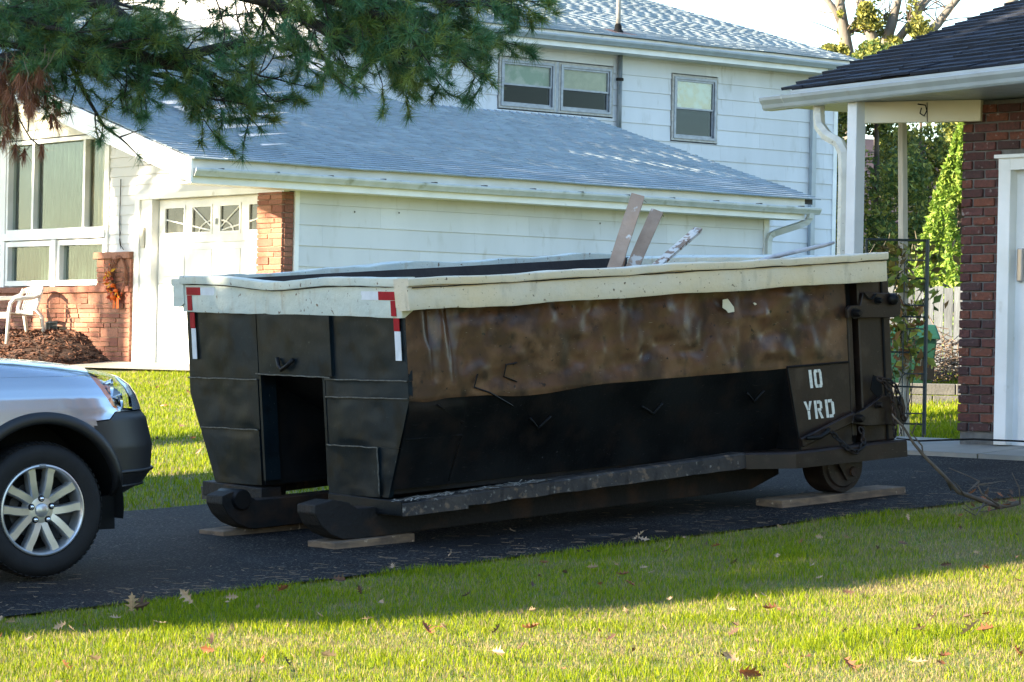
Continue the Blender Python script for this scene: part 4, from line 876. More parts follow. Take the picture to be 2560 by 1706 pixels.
lb = MB().hexa([(2.83, -.05, .02), (3.27, -.05, .145), (3.27, -.02, .145), (2.83, -.02, .02), (2.815, -.05, .075), (3.26, -.05, .205), (3.26, -.02, .205), (2.815, -.02, .075)]).build('latch_bar', REARP, D, bevel=.006)
MB().tube([(2.85, -.06, .075), (2.93, -.09, .075), (3.0, -.08, .10), (3.03, -.06, .115)], .014, 8).build('latch_handle', BLACKP, lb, smooth=True)
def chain(path, parent, r=.0065, L=.05, name='chain'):
    P = [Vector(p) for p in path]; out = []; mb = MB(); acc = 0; k = 0
    dense = []
    for a, b in zip(P, P[1:]):
        m_ = max(2, int((b-a).length/.004)); dense += [a+(b-a)*i/m_ for i in range(m_)]
    step = .034; d = 0; last = dense[0]; pts = [last]
    for q in dense:
        if (q-last).length >= step: pts.append(q); last = q
    for i in range(len(pts)-1):
        c = (pts[i]+pts[i+1])/2; t = (pts[i+1]-pts[i]).normalized(); s_ = t.orthogonal().normalized(); s_ = (Matrix.Rotation((i % 2)*math.pi/2+.4, 3, t) @ s_)
        ring = [c+t*(L/2)*math.cos(a)*1.0+s_*.014*math.sin(a) for a in np.linspace(0, 2*math.pi, 11)]
        mb.tube(ring, r, 5, cap=False)
    return mb.build(name, RUSTY, parent, smooth=True)
chain([(3.455, -.06, .40), (3.50, -.075, .37), (3.535, -.085, .30), (3.55, -.085, .22), (3.555, -.085, .12), (3.555, -.085, .03)], tg)
chain([(3.455, -.06, .40), (3.54, -.08, .38), (3.585, -.09, .33), (3.60, -.09, .24), (3.625, -.085, .16), (3.655, -.08, .10)], tg)
chain([(3.05, -.045, .115), (3.08, -.06, .07), (3.12, -.11, .0), (3.2, -.115, -.045), (3.27, -.11, .0), (3.30, -.07, .07), (3.29, -.05, .12)], D)
MB().prism([(3.44, -.008, .33), (3.47, -.008, .42), (3.53, -.008, .39), (3.54, -.008, .3), (3.5, -.008, .27)], (0, .004, 0)).build('chain_slot', DARK, tg)
def dw(x, y, z): return DM @ Vector((x, y, z))
# ------------------------------------------------------------------ planks under the dumpster
def plank(label, x0, x1, y0, y1, z, skew, th=.05):
    c = dw((x0+x1)/2, (y0+y1)/2, z); L_, W_ = x1-x0, y1-y0
    mb = MB(); n = 10
    for i in range(1):
        pts = [(-L_/2, -W_/2), (L_/2, -W_/2+.004), (L_/2-.006, W_/2), (-L_/2+.01, W_/2)]
        mb.prism([(a, b, -th) for a, b in pts], (0, 0, th))
    o = mb.build('plank', WOODG, bevel=.004); r = Matrix.Rotation(skew, 4, 'Z'); M_ = DM.copy(); M_.translation = c; o.matrix_world = M_ @ r
    return tag(o, label, 'plank', 'planks under the dumpster')
plank('short plank under the front skid nearest the lawn', -.36, .20, .30, .58, -.268, R(3))
plank('plank under the front skid on the far side, behind the open pocket', -.36, .36, 1.52, 1.80, -.268, R(3))
plank('long plank under the rear roller wheel beside the lawn', 2.70, 3.70, .0, .27, -.296, R(-2))
plank('plank under the hidden rear roller wheel on the far side', 2.70, 3.70, DWD-.27, DWD, -.296, R(2))
# ------------------------------------------------------------------ boards thrown into the dumpster
def loose_board(label, p0, p1, w, th, m, roll, nails=(), name='board'):
    a, b = dw(*p0), dw(*p1); d = (b-a); L_ = d.length; d.normalize(); side = d.cross(Vector((0, -1, 0))).normalized(); side = Matrix.Rotation(roll, 3, d) @ side; nrm = side.cross(d)
    n = 16; V = []; F = []; 
    mb = MB()
    for i in range(n+1):
        t = L_*i/n; j0, j1 = .0025*mnoise.noise(Vector((t*9, 1, w*50))), .0025*mnoise.noise(Vector((t*9, 4, w*50)))
        e = 0 if i < n else 0
        V += [(-w/2+j0, -th/2, t), (w/2+j1, -th/2, t+(.02*0 if i < n else -.012)), (w/2+j1, th/2, t), (-w/2+j0, th/2, t)]
    for i in range(n):
        for k in range(4): F.append((i*4+k, i*4+(k+1) % 4, i*4+4+(k+1) % 4, i*4+4+k))
    F += [(0, 1, 2, 3), tuple(n*4+k for k in range(4))]
    o = mb.add(V, F).build(name, m); o.matrix_world = basis(side, nrm, d, a); tag(o, label, 'board', 'scrap boards in the dumpster')
    for (u, t) in nails:
        nl = MB().tube([(u, th/2, t), (u+.006, -th/2-.045, t+.012)], .0022, 5).build('nail', NAIL, o)
    return o
loose_board('tallest bare board with a white strip, leaning in the dumpster', (2.20, 1.2, .72), (2.63, 1.2, 1.61), .088, .02, BOARD, R(-12), [(-.04, .95), (-.05, .58), (.02, .5), (.05, .96)])
loose_board('second bare board leaning between the tall board and the peeling one', (2.34, 1.25, .75), (2.82, 1.25, 1.505), .082, .02, BOARD, R(-10), [(-.03, .86), (.04, .88), (-.03, .55), (.03, .52)])
loose_board('short thick wood offcut between the two tall leaning boards', (2.40, 1.3, .80), (2.585, 1.3, 1.37), .07, .035, mat('orange_wood', (.36, .2, .12), (.28, .15, .09), scale=12, rough=.8), R(25))
loose_board('peeling white board slanting low across the dumpster rim', (2.05, .85, .90), (2.95, 1.0, 1.375), .062, .02, BOARDW, R(-50))
STK = [tuple(dw(*q)) for q in ((2.9, .56, 1.12), (3.208, .6, 1.176), (3.65, .6, 1.233), (3.735, .6, 1.247))]
o = MB().tube(STK, [.014, .014, .013, .010], 8).build('stick', mat('grey_pipe', (.48, .46, .46), (.38, .36, .36), scale=20, rough=.6), smooth=True); tag(o, 'pale bent stick poking over the rear of the dumpster rim', 'stick')
# ------------------------------------------------------------------ the silver SUV
CY = R(35); cdir = Vector((math.cos(CY), math.sin(CY), .033)).normalized(); cl = Vector((-math.sin(CY), math.cos(CY), 0)); cl = (cl-cdir*cdir.dot(cl)).normalized(); cu = cdir.cross(cl)
CM = basis(cdir, cl, cu, Vector((-2.312, 14.9, -.807)))
CAR = thing('parked_car', 'silver sport utility car with charcoal bumper, its front end at the left edge', 'car', M=CM @ Matrix.Translation((0, 0, -.34)))
CZ = Vector((0, 0, .34)); CW = 1.74
PZ = [-.22, -.12, -.02, .05, .10, .16, .30, .44, .47, .50, .56, .61, .65, .68, .705, .725, .745, .76, .775, .785, .795]
XF = [.45, .50, .60, .69, .79, .84, .848, .815, .79, .782, .762, .732, .682, .60, .48, .36, .18, .0, -.25, -.42, -.62]
DI = [.05, .04, .03, .012, .004, .0, -.004, .0, .002, .004, .012, .028, .05, .075, .105, .14, .19, .25, .34, .45, .60]
def zi(arr, z): return float(np.interp(z, PZ, arr))
def csurf(t, z):
    """t 0..1 side (tail to corner), 1..2 corner ellipse, 2..3 front to the middle"""
    xf, d = zi(XF, z), zi(DI, z); a, b = .65, .60; x0 = xf-a
    if t <= 1: return (-3.35+(x0+3.35)*t, d, z)
    if t <= 2: th = (t-1)*math.pi/2; b_ = min(b, CW/2-d-.02); return (x0+a*math.sin(th), d+b_*(1-math.cos(th)), z)
    b_ = min(b, CW/2-d-.02); return (xf+.01*(t-2), d+b_+(CW/2-d-b_)*(t-2), z)
ts = list(np.linspace(0, .6, 12))+list(np.linspace(.62, 1, 60))+list(np.linspace(1.02, 2, 46))+list(np.linspace(2.1, 3, 8))
zs = []
for a, b in zip(PZ, PZ[1:]): zs += list(np.linspace(a, b, max(3, int((b-a)/.012)+1)))[:-1]
zs.append(PZ[-1])
bm = bmesh.new(); gridv = [[bm.verts.new(csurf(t, z)) for t in ts] for z in zs]
for j in range(len(zs)-1):
    for i in range(len(ts)-1): bm.faces.new((gridv[j][i], gridv[j][i+1], gridv[j+1][i+1], gridv[j+1][i]))
EQ = .478
eq = lambda co: (co.x-EQ*max(co.y, 0), co.z)
HLP = [(.236, .698), (.31, .700), (.409, .652), (.466, .593), (.495, .541), (.503, .482), (.409, .486), (.384, .508), (.318, .597), (.261, .663)]
BPL = [(.285, .439), (.367, .445), (.40, .482), (.56, .482)]
def cut(p, q, off):
    d = Vector((q[0]-p[0], q[1]-p[1])); n2 = Vector((-d.y, d.x)).normalized(); nrm = Vector((n2.x, -EQ*n2.x, n2.y)); co = Vector((p[0], 0, p[1]))+Vector((n2.x, 0, n2.y))*off
    lo = (min(p[0], q[0])-.03, min(p[1], q[1])-.03); hi = (max(p[0], q[0])+.03, max(p[1], q[1])+.03)
    fs = [f for f in bm.faces if f.calc_center_median().y < .75 and lo[0] < eq(f.calc_center_median())[0] < hi[0] and lo[1] < eq(f.calc_center_median())[1] < hi[1]]
    geom = list({v for f in fs for v in f.verts})+list({e for f in fs for e in f.edges})+fs
    bmesh.ops.bisect_plane(bm, geom=geom, dist=1e-5, plane_co=co, plane_no=nrm)
for p, q in zip(HLP, HLP[1:]+HLP[:1]): cut(p, q, 0)
for p, q in zip(BPL, BPL[1:]): cut(p, q, 0); cut(p, q, -.006)
def inpoly(P, poly):
    x, y = P; c = False
    for (x0, y0), (x1, y1) in zip(poly, poly[1:]+poly[:1]):
        if (y0 > y) != (y1 > y) and x < (x1-x0)*(y-y0)/(y1-y0)+x0: c = not c
    return c
def bline(e): return float(np.interp(e, [p[0] for p in BPL], [p[1] for p in BPL]))
cls = {}
for f in bm.faces:
    c = f.calc_center_median(); e = eq(c)
    r0 = math.hypot(c.x, c.z); r1 = math.hypot(c.x+2.62, c.z)
    if (r0 < (.45 if c.z > .06 else 0) or r1 < .44 or (c.z <= .06 and -.5 < c.x < .40-.3*min(0, c.z))) and c.y < .5: k = None
    elif c.y < .8 and inpoly(e, HLP): k = 'headlight'
    elif e[0] > .285 or c.y > .55:
        bl = bline(e[0]) if c.y < .55 else .482
        k = 'bumper' if c.z < bl-.006 else (None if c.z < bl else 'fender')
        if c.y > .45 and .50 < c.z < .60: k = 'grille'
        if c.y > .55 and .20 < c.z < .34: k = 'grille'
    elif c.z < -.10: k = 'bumper'
    else: k = 'fender'
    if k == 'fender' and zi(DI, c.z) > .062 and c.x > -.75: k = 'hood' if zi(DI, c.z) > .068 else None
    if k == 'fender' and c.x < -.62: k = 'door' if c.x < -.626 else None
    cls[f.index if False else f] = k
def part_from(k, name, m, offset=0., mirror=True, shell=0.):
    V = []; F = []; ix = {}
    for f, kk in cls.items():
        if kk != k: continue
        fi = []
        for v in f.verts:
            if v not in ix: ix[v] = len(V); n_ = v.normal; V.append(tuple(v.co+n_*offset+CZ))
            fi.append(ix[v])
        F.append(tuple(fi))
    mb = MB(); mb.add(V, F)
    if mirror: mb.add([(x, CW-y, z) for x, y, z in V], [f[::-1] for f in F])
    return mb.build(name, m, CAR, smooth=True)
bmesh.ops.recalc_face_normals(bm, faces=bm.faces[:]); bm.normal_update()
ctr = Vector((-1, .87, .3)); 
if sum((f.calc_center_median()-ctr).dot(f.normal) for f in bm.faces) < 0: bmesh.ops.reverse_faces(bm, faces=bm.faces[:]); bm.normal_update()
part_from('fender', 'fender', SILVER); part_from('hood', 'hood', SILVER, .001); part_from('door', 'door_panel', SILVER); part_from('bumper', 'bumper', CLAD); part_from('grille', 'grille', DARK)
# headlights: clear lens over chrome bucket, amber marker at the back edge
def lamp(mir):
    my = (lambda v: (v[0], CW-v[1], v[2])) if mir else (lambda v: tuple(v))
    V = []; F = []; ix = {}
    for f, kk in cls.items():
        if kk != 'headlight': continue
        fi = []
        for v in f.verts:
            if v not in ix: ix[v] = len(V); V.append((v.co.copy(), v.normal.copy()))
            fi.append(ix[v])
        F.append(tuple(fi))
    hl = MB().add([my(c+CZ) for c, n_ in V], F).build('headlight', LENS, CAR, smooth=True)
    W = []
    for c, n_ in V:
        e = eq(c); d = .045+.012*math.sin(e[0]*70)*math.sin(e[1]*60); q = c-n_*d; W.append(my(q+CZ))
    amb = []; chr_ = []
    for f in F:
        e = np.mean([eq(V[i][0]) for i in f], axis=0); s_ = (e[0]-.25)-(.66-e[1])*.62
        (amb if s_ < .07 and e[1] < .672 else chr_).append(f)
    MB().add(W, chr_).build('reflector', mat('lamp_reflector', (.62, .66, .7), rough=.22, metal=.85) if not mir else MATS['lamp_reflector'], hl, smooth=True)
    MB().add([my(c-n_*.012+CZ) for c, n_ in V], amb).build('amber_marker', AMBER, hl, smooth=True)
    cc = []
    for ex, ez, r in ((.40, .60, .045), (.455, .535, .035)):
        y = .12; x = ex+EQ*y; mb = MB(); mb.lathe([(0, -.02), (r*.6, -.01), (r, .03), (r*1.05, .035)], my(Vector((x-.04, y+.03, ez))+CZ), (.8, -.6 if not mir else .6, 0), 20); mb.build('bulb_ring', CHROME, hl, smooth=True)
    V2 = [my(c-n_*.004+CZ) for c, n_ in V]
for mir in (False, True): lamp(mir)
# bumper mouldings
def ysurf(x, z):
    xf, d = zi(XF, z), zi(DI, z); x0 = xf-.65
    if x <= x0: return d
    s_ = min(1., (x-x0)/.65); return d+.60*(1-math.sqrt(max(0, 1-s_*s_)))
for zz, w in ((.172, .010), (.098, .008)):
    P = [Vector(csurf(t, zz)) for t in np.linspace(1.02, 3, 50)]; P = [p for p in P if p.x > .40]
    MB().tube([tuple(p+CZ+Vector((.004, -.003, 0))) for p in P], w, 6).build('bumper_moulding', CLAD, CAR, smooth=True)
mb = MB()
for a in np.linspace(.0, 1, 1): pass
mb.grid(lambda u, v: tuple(Vector((lambda q: (q[0]-.03, q[1]+.02, q[2]-.10*(1-v)))(csurf(1.15+1.8*u, -.05+.06*v)))+CZ), 40, 6); mb.build('air_dam', CLAD, CAR, smooth=True)
# wheel arch flares and dark wheel houses
for wx in (0., -2.62):
    for mir in (0, 1):
        mb = MB(); prof = [(.43, .02), (.432, -.012), (.445, -.022), (.478, -.018), (.490, -.008), (.494, .012)]
        V = []; F = []; n = 64; k = len(prof)
        for i in range(n+1):
            a = R(-28+236*i/n)
            for r, o_ in prof:
                x, z = wx+r*math.cos(a), r*math.sin(a); y = (ysurf(x, z) if wx == 0 else zi(DI, z))+o_
                V.append(Vector((x, CW-y if mir else y, z))+CZ)
        for i in range(n):
            for j in range(k-1): F.append((i*k+j, i*k+j+1, i*k+k+j+1, i*k+k+j))
        mb.add(V, F).build('wheel_arch_flare', CLAD, CAR, smooth=True)
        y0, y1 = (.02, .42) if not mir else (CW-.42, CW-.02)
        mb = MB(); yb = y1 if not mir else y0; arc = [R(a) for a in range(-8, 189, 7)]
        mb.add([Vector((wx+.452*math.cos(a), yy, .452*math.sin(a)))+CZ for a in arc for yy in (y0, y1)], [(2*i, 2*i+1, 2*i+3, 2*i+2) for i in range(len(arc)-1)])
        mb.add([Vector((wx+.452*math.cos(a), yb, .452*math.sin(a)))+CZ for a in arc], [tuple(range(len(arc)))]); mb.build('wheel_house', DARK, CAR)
# wheels
def make_wheel():
    wh = bpy.data.objects.new('wheel', None); COL.objects.link(wh); wh.parent = CAR
    tp = [(.225, .03), (.235, .012), (.25, .008), (.29, .0), (.32, .012), (.333, .03), (.338, .05), (.339, .07), (.339, .16), (.335, .185), (.31, .205), (.24, .20), (.225, .18)]
    MB().lathe(tp, (0, 0, 0), (0, 1, 0), 72).build('tyre', TYRE, wh, auto=40)
    mb = MB()
    for k in range(64):     # tread blocks on the shoulder
        a = 2*math.pi*k/64; c, s_ = math.cos(a), math.sin(a); c2, s2 = math.cos(a+.055), math.sin(a+.055)
        P = [(r*cc, y, r*ss) for y, r in ((.02, .331), (.07, .3405)) for cc, ss in ((c, s_), (c2, s2))]; Q = [(x*1.012, y-.001, z*1.012) for x, y, z in P]
        mb.hexa([P[0], P[1], P[3], P[2], Q[0], Q[1], Q[3], Q[2]])
    mb.build('tread_blocks', TYRE, wh, kind='stuff')
    MB().lathe([(.228, .035), (.232, .018), (.228, .008), (.221, .006), (.214, .012), (.206, .04), (.2, .13), (.2, .18)], (0, 0, 0), (0, 1, 0), 72).build('rim', ALLOY, wh, auto=40)
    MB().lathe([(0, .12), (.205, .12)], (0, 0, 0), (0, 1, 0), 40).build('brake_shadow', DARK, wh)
    MB().lathe([(.06, .11), (.14, .105), (.14, .115)], (0, 0, 0), (0, 1, 0), 40).build('brake_disc', NAIL, wh)
    MB().lathe([(0, .026), (.045, .026), (.072, .03), (.082, .045), (.082, .09), (.0, .09)], (0, 0, 0), (0, 1, 0), 40).build('hub', ALLOY, wh, auto=40)
    MB().lathe([(0, .014), (.028, .015), (.034, .019), (.036, .028)], (0, 0, 0), (0, 1, 0), 28).build('centre_cap', ALLOY, wh, smooth=True)
    for p in range(5):
        for sg in (-1, 1):
            base = R(90+36+72*p); a0 = base+sg*.20; a1 = base+sg*.36
            r0, r1 = .05, .212
            def pt(r, a, w, y):
                d = Vector((math.cos(a), 0, math.sin(a))); n_ = Vector((-math.sin(a), 0, math.cos(a))); q = d*r+n_*w; return (q.x, y, q.z)
            st = [(.055, a0*1.0, .022, .030), (.10, (a0*.6+a1*.4), .023, .024), (.15, (a0*.25+a1*.75), .0235, .021), (.185, a1, .0235, .020), (.214, a1, .026, .018)]
            V = []; F = []
            for r, a, w, y in st: V += [pt(r, a, -w, y+.012), pt(r, a, -w*.75, y), pt(r, a, w*.75, y), pt(r, a, w, y+.012), pt(r, a, w, y+.055), pt(r, a, -w, y+.055)]
            for i in range(len(st)-1):
                for j in range(6): F.append((i*6+j, i*6+(j+1) % 6, i*6+6+(j+1) % 6, i*6+6+j))
            F += [tuple(range(6)), tuple(len(st)*6-6+j for j in range(6))]
            MB().add(V, F).build('spoke', ALLOY, wh, auto=25)
        a = R(90+72*p); c = (math.cos(a)*.058, 0, math.sin(a)*.058)
        MB().lathe([(.017, .03), (.017, .024), (.012, .0235)], c, (0, 1, 0), 12).build('lug_recess', DARK, wh)
        MB().lathe([(0, .010), (.006, .011), (.0105, .016), (.0115, .03)], c, (0, 1, 0), 10).build('lug_nut', CHROME, wh, smooth=True)
    MB().box((-.018, .003, .218), (.018, .012, .232)).build('balance_weight', ALU, wh, bevel=.003)
    return wh
w0 = make_wheel(); w0.location = CZ+Vector((0, .012, 0))
def copy_wheel(loc, flip):
    c = w0.copy(); COL.objects.link(c); c.parent = CAR; c.location = loc; c.rotation_euler = (0, 0, math.pi if flip else 0)
    for ch in list(w0.children): d = ch.copy(); COL.objects.link(d); d.parent = c
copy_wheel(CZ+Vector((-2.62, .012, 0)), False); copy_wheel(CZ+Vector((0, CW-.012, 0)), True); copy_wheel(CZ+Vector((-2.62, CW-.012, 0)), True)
# cabin behind the hood (beyond the frame) and underbody
q = lambda x, y, z: (x, y, z+.34)
cab = [(-.72, .80), (-1.42, 1.26), (-1.7, 1.31), (-3.0, 1.29), (-3.35, .95), (-3.4, .60), (-.60, .60)]
MB().prism([q(x, .16 if z > 1 else .06, z) for x, z in cab], (0, 0, 0)) if False else None
V = [q(x, .22 if z > 1 else .08, z) for x, z in cab]+[q(x, CW-(.22 if z > 1 else .08), z) for x, z in cab]; n = len(cab)
MB().add(V, [tuple(range(n)), tuple(range(n, 2*n))]+[(i, (i+1) % n, n+(i+1) % n, n+i) for i in range(n)]).build('cabin', SILVER, CAR, bevel=.03)
for a, b, c_, d_ in (((-.80, .82), (-1.35, 1.2), (-1.75, 1.24), (-1.8, .78)), ((-1.87, .78), (-1.83, 1.24), (-2.6, 1.23), (-2.75, .8))):
    for yy in (0, 1):
        P = [(x, (.205 if z > 1 else .065), z) for x, z in (a, b, c_, d_)]; P = [q(x, (CW-y if yy else y)+(.012 if yy else -.012), z) for x, y, z in P]; MB().prism(P, (0, .004, 0)).build('side_window', CARGLASS, CAR)
MB().prism([q(-.74, .2, .83), q(-.74, CW-.2, .83), q(-1.38, CW-.33, 1.25), q(-1.38, .33, 1.25)], (.012, 0, .014)).build('windscreen', CARGLASS, CAR)
MB().box(q(-3.3, .12, -.12), q(.45, CW-.12, .05)).build('underbody', DARK, CAR)
bm.free()
# ------------------------------------------------------------------ helpers for plants
FPX = 2560*105/36.
def at(px, py, Y):
    a, b = (px-1280)/FPX, (853-py)/FPX; d = _r2*a+_u2*b+_fw; return d*(Y/d.y)
def leaf_cloud(name, C, size, pal, m, parent, squash=1., jitter=.2, kind='stuff', norm=None):
    """C: n x 3 centres; a small folded leaf clump at each"""
    C = np.asarray(C); n = len(C); s = size*nr.uniform(.6, 1.4, (n, 1))
    a = nr.normal(size=(n, 3)); a /= np.linalg.norm(a, axis=1)[:, None]; b = nr.normal(size=(n, 3)); b -= a*(a*b).sum(1)[:, None]; b /= np.linalg.norm(b, axis=1)[:, None]
    a *= s; b *= s*.55; c = np.cross(a, b); c /= np.linalg.norm(c, axis=1)[:, None]; fold = c*s*.25
    V = np.stack([C-a, C+b*.9+fold, C+a, C-b*.9+fold], 1).reshape(-1, 3); k = np.arange(n)*4
    F = np.concatenate([np.stack([k, k+1, k+2], 1), np.stack([k, k+2, k+3], 1)])
    pal = np.asarray(pal); ci = pal[nr.randint(len(pal), size=n)]*nr.uniform(1-jitter, 1+jitter, (n, 1)); cols = np.repeat(ci, 4, axis=0)
    return npmesh(name, V, F, m, parent, cols=cols, kind=kind)
def crown_pts(n, h0, h1, prof, lump=.35, seed=0, shell=.55, gap=-.28):
    """points filling a lumpy crown: prof(t) gives radius at height fraction t"""
    out = []
    while len(out) < n:
        t = rng.random(); a = rng.uniform(0, 2*math.pi); r = prof(t)
        lumpv = 1+lump*mnoise.noise(Vector((math.cos(a)*1.7+seed, math.sin(a)*1.7, t*(h1-h0)*.55)))+.5*lump*mnoise.noise(Vector((math.cos(a)*4+seed, math.sin(a)*4, t*(h1-h0)*1.6)))
        rr = r*lumpv*(shell+(1-shell)*rng.random()**.5) if rng.random() < .8 else r*lumpv*rng.random()**.5
        p = (math.cos(a)*rr, math.sin(a)*rr, h0+(h1-h0)*t)
        if mnoise.noise(Vector((p[0]*1.3+seed, p[1]*1.3, p[2]*1.3))) > gap: out.append(p)
    return np.array(out)
def trunk_mesh(parent, base, top, r0, r1, m=None, name='trunk', bend=.06):
    base, top = Vector(base), Vector(top); n = 10; P = []
    for i in range(n+1):
        t = i/n; P.append(tuple(base+(top-base)*t+Vector((mnoise.noise(Vector((t*3, base.x, 1))), mnoise.noise(Vector((t*3, base.y, 5))), 0))*bend*(top-base).length*.3))
    return MB().tube(P, [r0+(r1-r0)*i/n for i in range(n+1)], 9).build(name, m or BARK, parent, smooth=True)
def conifer(name, label, cat, x, y, h, r, pal, n, size, z=None, prof=None, group=None, lump=.35, mm=None, clear=.03, gap=-.28):
    z = gz(x, y) if z is None else z
    t = thing(name, label, cat, (x, y, z), 0, group); sd = rng.uniform(0, 50)
    trunk_mesh(t, (0, 0, -.1), (0, 0, h*.9), .03*h*.5+.04, .02)
    prof = prof or (lambda u: r*(1-u)**.75*min(1, .55+u*4))
    leaf_cloud('crown', crown_pts(n, h*clear, h, prof, lump, sd, gap=gap), size, pal, mm or LEAFY, t)
    return t
GRN = [(.06, .11, .03), (.09, .14, .035), (.05, .09, .03), (.16, .19, .045)]
YGRN = [(.30, .31, .06), (.22, .25, .05), (.34, .33, .075), (.13, .16, .045), (.09, .12, .04)]
BRT = [(.16, .26, .03), (.20, .30, .045), (.11, .20, .03), (.25, .33, .06)]
BRN = [(.16, .075, .03), (.20, .10, .04), (.12, .06, .028), (.22, .13, .06)]

# ------------------------------------------------------------------ lawn grass
def blades(name, P, hmin, hmax, w, straw=.1, label=None, cat=None):
    P = np.asarray(P); n = len(P); z = gz_np(P[:, 0], P[:, 1])-.015
    pn = np.array([mnoise.noise(Vector((x*1.1, y*1.1, 3.)))+.6*mnoise.noise(Vector((x*3.1, y*3.1, 8.))) for x, y in P])
    tall = np.clip(.9+.7*pn, .6, 1.6); h = nr.uniform(hmin, hmax, n)*tall; az = nr.uniform(0, 2*np.pi, n); ln = nr.uniform(.1, .75, n)*h
    d = np.stack([np.cos(az), np.sin(az), np.zeros(n)], 1); az2 = nr.uniform(0, 2*np.pi, n); s = np.stack([np.cos(az2), np.sin(az2), np.zeros(n)], 1)*(w*nr.uniform(.6, 1.3, n))[:, None]
    B0 = np.stack([P[:, 0], P[:, 1], z], 1); up = np.array([0, 0, 1.])
    M1 = B0+d*(ln*.3)[:, None]+up*(h*.6)[:, None]; T = B0+d*ln[:, None]+up*(h*np.where(nr.rand(n) < .25, .75, 1))[:, None]
    V = np.stack([B0-s, B0+s, M1+s*.75, M1-s*.75, T], 1).reshape(-1, 3); k = np.arange(n)*5
    F = np.concatenate([np.stack([k, k+1, k+2], 1), np.stack([k, k+2, k+3], 1), np.stack([k+3, k+2, k+4], 1)])
    t = nr.rand(n, 1); g = np.array([.098, .172, .006])*(1-t)+np.array([.285, .315, .012])*t; g *= nr.uniform(.75, 1.2, (n, 1))
    st = nr.rand(n) < np.clip(straw*(1-2.4*pn)+.22*np.clip((P[:, 0]-.2)/2.2, 0, 1)*(P[:, 1] < 19), .02, .75)
    sc = np.array([.33, .26, .13])*nr.uniform(.6, 1.15, (n, 1)); g[st] = sc[st]
    o = npmesh(name, V, F, GRASS, cols=np.repeat(g, 5, axis=0), kind='stuff'); return o
def keep(P, fn): return P[np.array([fn(x, y) for x, y in P])]
u = nr.uniform(-.25, .28, 420000); y = np.sqrt(nr.uniform(9.2**2, 19.5**2, 420000)); P = np.stack([u*y, y], 1)
def front_ok(x, y):
    s = x*AX.x+y*AX.y; q = x*BX.x+y*BX.y; return q < near_edge(s)+jig(s, 1)+.03*mnoise.noise(Vector((s*9, 2, 0)))+.02
o = blades('lawn_grass', keep(P, front_ok), .018, .046, .0018, .22); o['label'] = 'lawn in front of the driveway, sunlit band between two shadows'
u = nr.uniform(-.215, -.05, 110000); y = np.sqrt(nr.uniform(19.2**2, 38.5**2, 110000)); P = np.stack([u*y, y], 1)
o = blades('lawn_grass', keep(P, lambda x, y: x*BX.x+y*BX.y > FAR_Q-.03 and x*AX.x+y*AX.y < 19.66), .028, .062, .0034, .16); o['label'] = 'strip of lawn between the car and the garage'
u = nr.uniform(.10, .175, 50000); y = np.sqrt(nr.uniform(21.2**2, 34**2, 50000)); P = np.stack([u*y, y], 1)
o = blades('lawn_grass', keep(P, lambda x, y: x*AX.x+y*AX.y > DR_END+.86 and not (x > 3.1 and y < 21.9)), .03, .08, .004, .08); o['label'] = 'lawn behind the iron trellis'
# ------------------------------------------------------------------ fallen oak leaves
def leaf_mesh(k):
    L = .085; side = [(0, .004), (.12, .006), (.18, .17), (.24, .05), (.33, .10), (.42, .30), (.47, .09), (.56, .12), (.64, .30), (.70, .10), (.80, .16), (.85, .06), (1, 0)]
    r = random.Random(k); V = []; F = []; curl = r.uniform(.3, 1.3); cup = r.uniform(-.5, 1.2); tw = r.uniform(-.6, .6)
    for t, w in side:
        w *= r.uniform(.8, 1.2); z = curl*(t-.5)**2*.6
        for sgn in (-1, 0, 1): x = sgn*w; V.append((x*L, t*L, (z+cup*abs(x)*.8+tw*x*(t-.5))*L))
    for i in range(len(side)-1):
        a = i*3; F += [(a, a+1, a+4, a+3), (a+1, a+2, a+5, a+4)]
    V += [(-.004*L, 0, 0), (.004*L, 0, 0), (.004*L, -.35*L, .05*L), (-.004*L, -.35*L, .05*L)]; n = len(V); F.append((n-4, n-3, n-2, n-1))
    return V, F
LM = {}
LCOL = {'rust': mat('rust_leaf', (.24, .085, .03), (.16, .06, .025), scale=60, rough=.7, transl=.2), 'tan': mat('tan_leaf', (.40, .28, .17), (.30, .2, .12), scale=60, rough=.75, transl=.2), 'dark': mat('dark_leaf', (.10, .05, .028), (.06, .035, .02), scale=60, rough=.75, transl=.1)}
for c in LCOL:
    for k in range(5):
        V, F = leaf_mesh(k+hash(c) % 7 if False else k+{'rust': 0, 'tan': 10, 'dark': 20}[c]); me = bpy.data.meshes.new('oak_leaf'); me.from_pydata(V, [], F); me.materials.append(LCOL[c]); LM[(c, k)] = me
CN = {'rust': 'rust-brown', 'tan': 'pale tan', 'dark': 'dark brown'}
def oak_leaf(x, y, c, zone, sc=1., tilt=.5, dz=.045, lab=None):
    o = bpy.data.objects.new('oak_leaf', LM[(c, rng.randrange(5))]); COL.objects.link(o); o.location = (x, y, gz(x, y)+dz); o.rotation_euler = (rng.gauss(0, tilt), rng.gauss(0, tilt), rng.uniform(0, 6.28)); o.scale = (sc*.78,)*3
    tag(o, lab or '%s dry oak leaf lying %s' % (CN[c], zone), 'leaf', '%s oak leaves %s' % (CN[c], zone))
def ghit(px, py):
    d = at(px, py, 1.); Y = 5.
    for i in range(60):
        f = lambda t: d.z*t-gz(d.x*t, d.y*t); e = 1e-3; Y -= f(Y)/((f(Y+e)-f(Y))/e)
    return d*Y
SUNZ = 'in the grass of the front lawn'
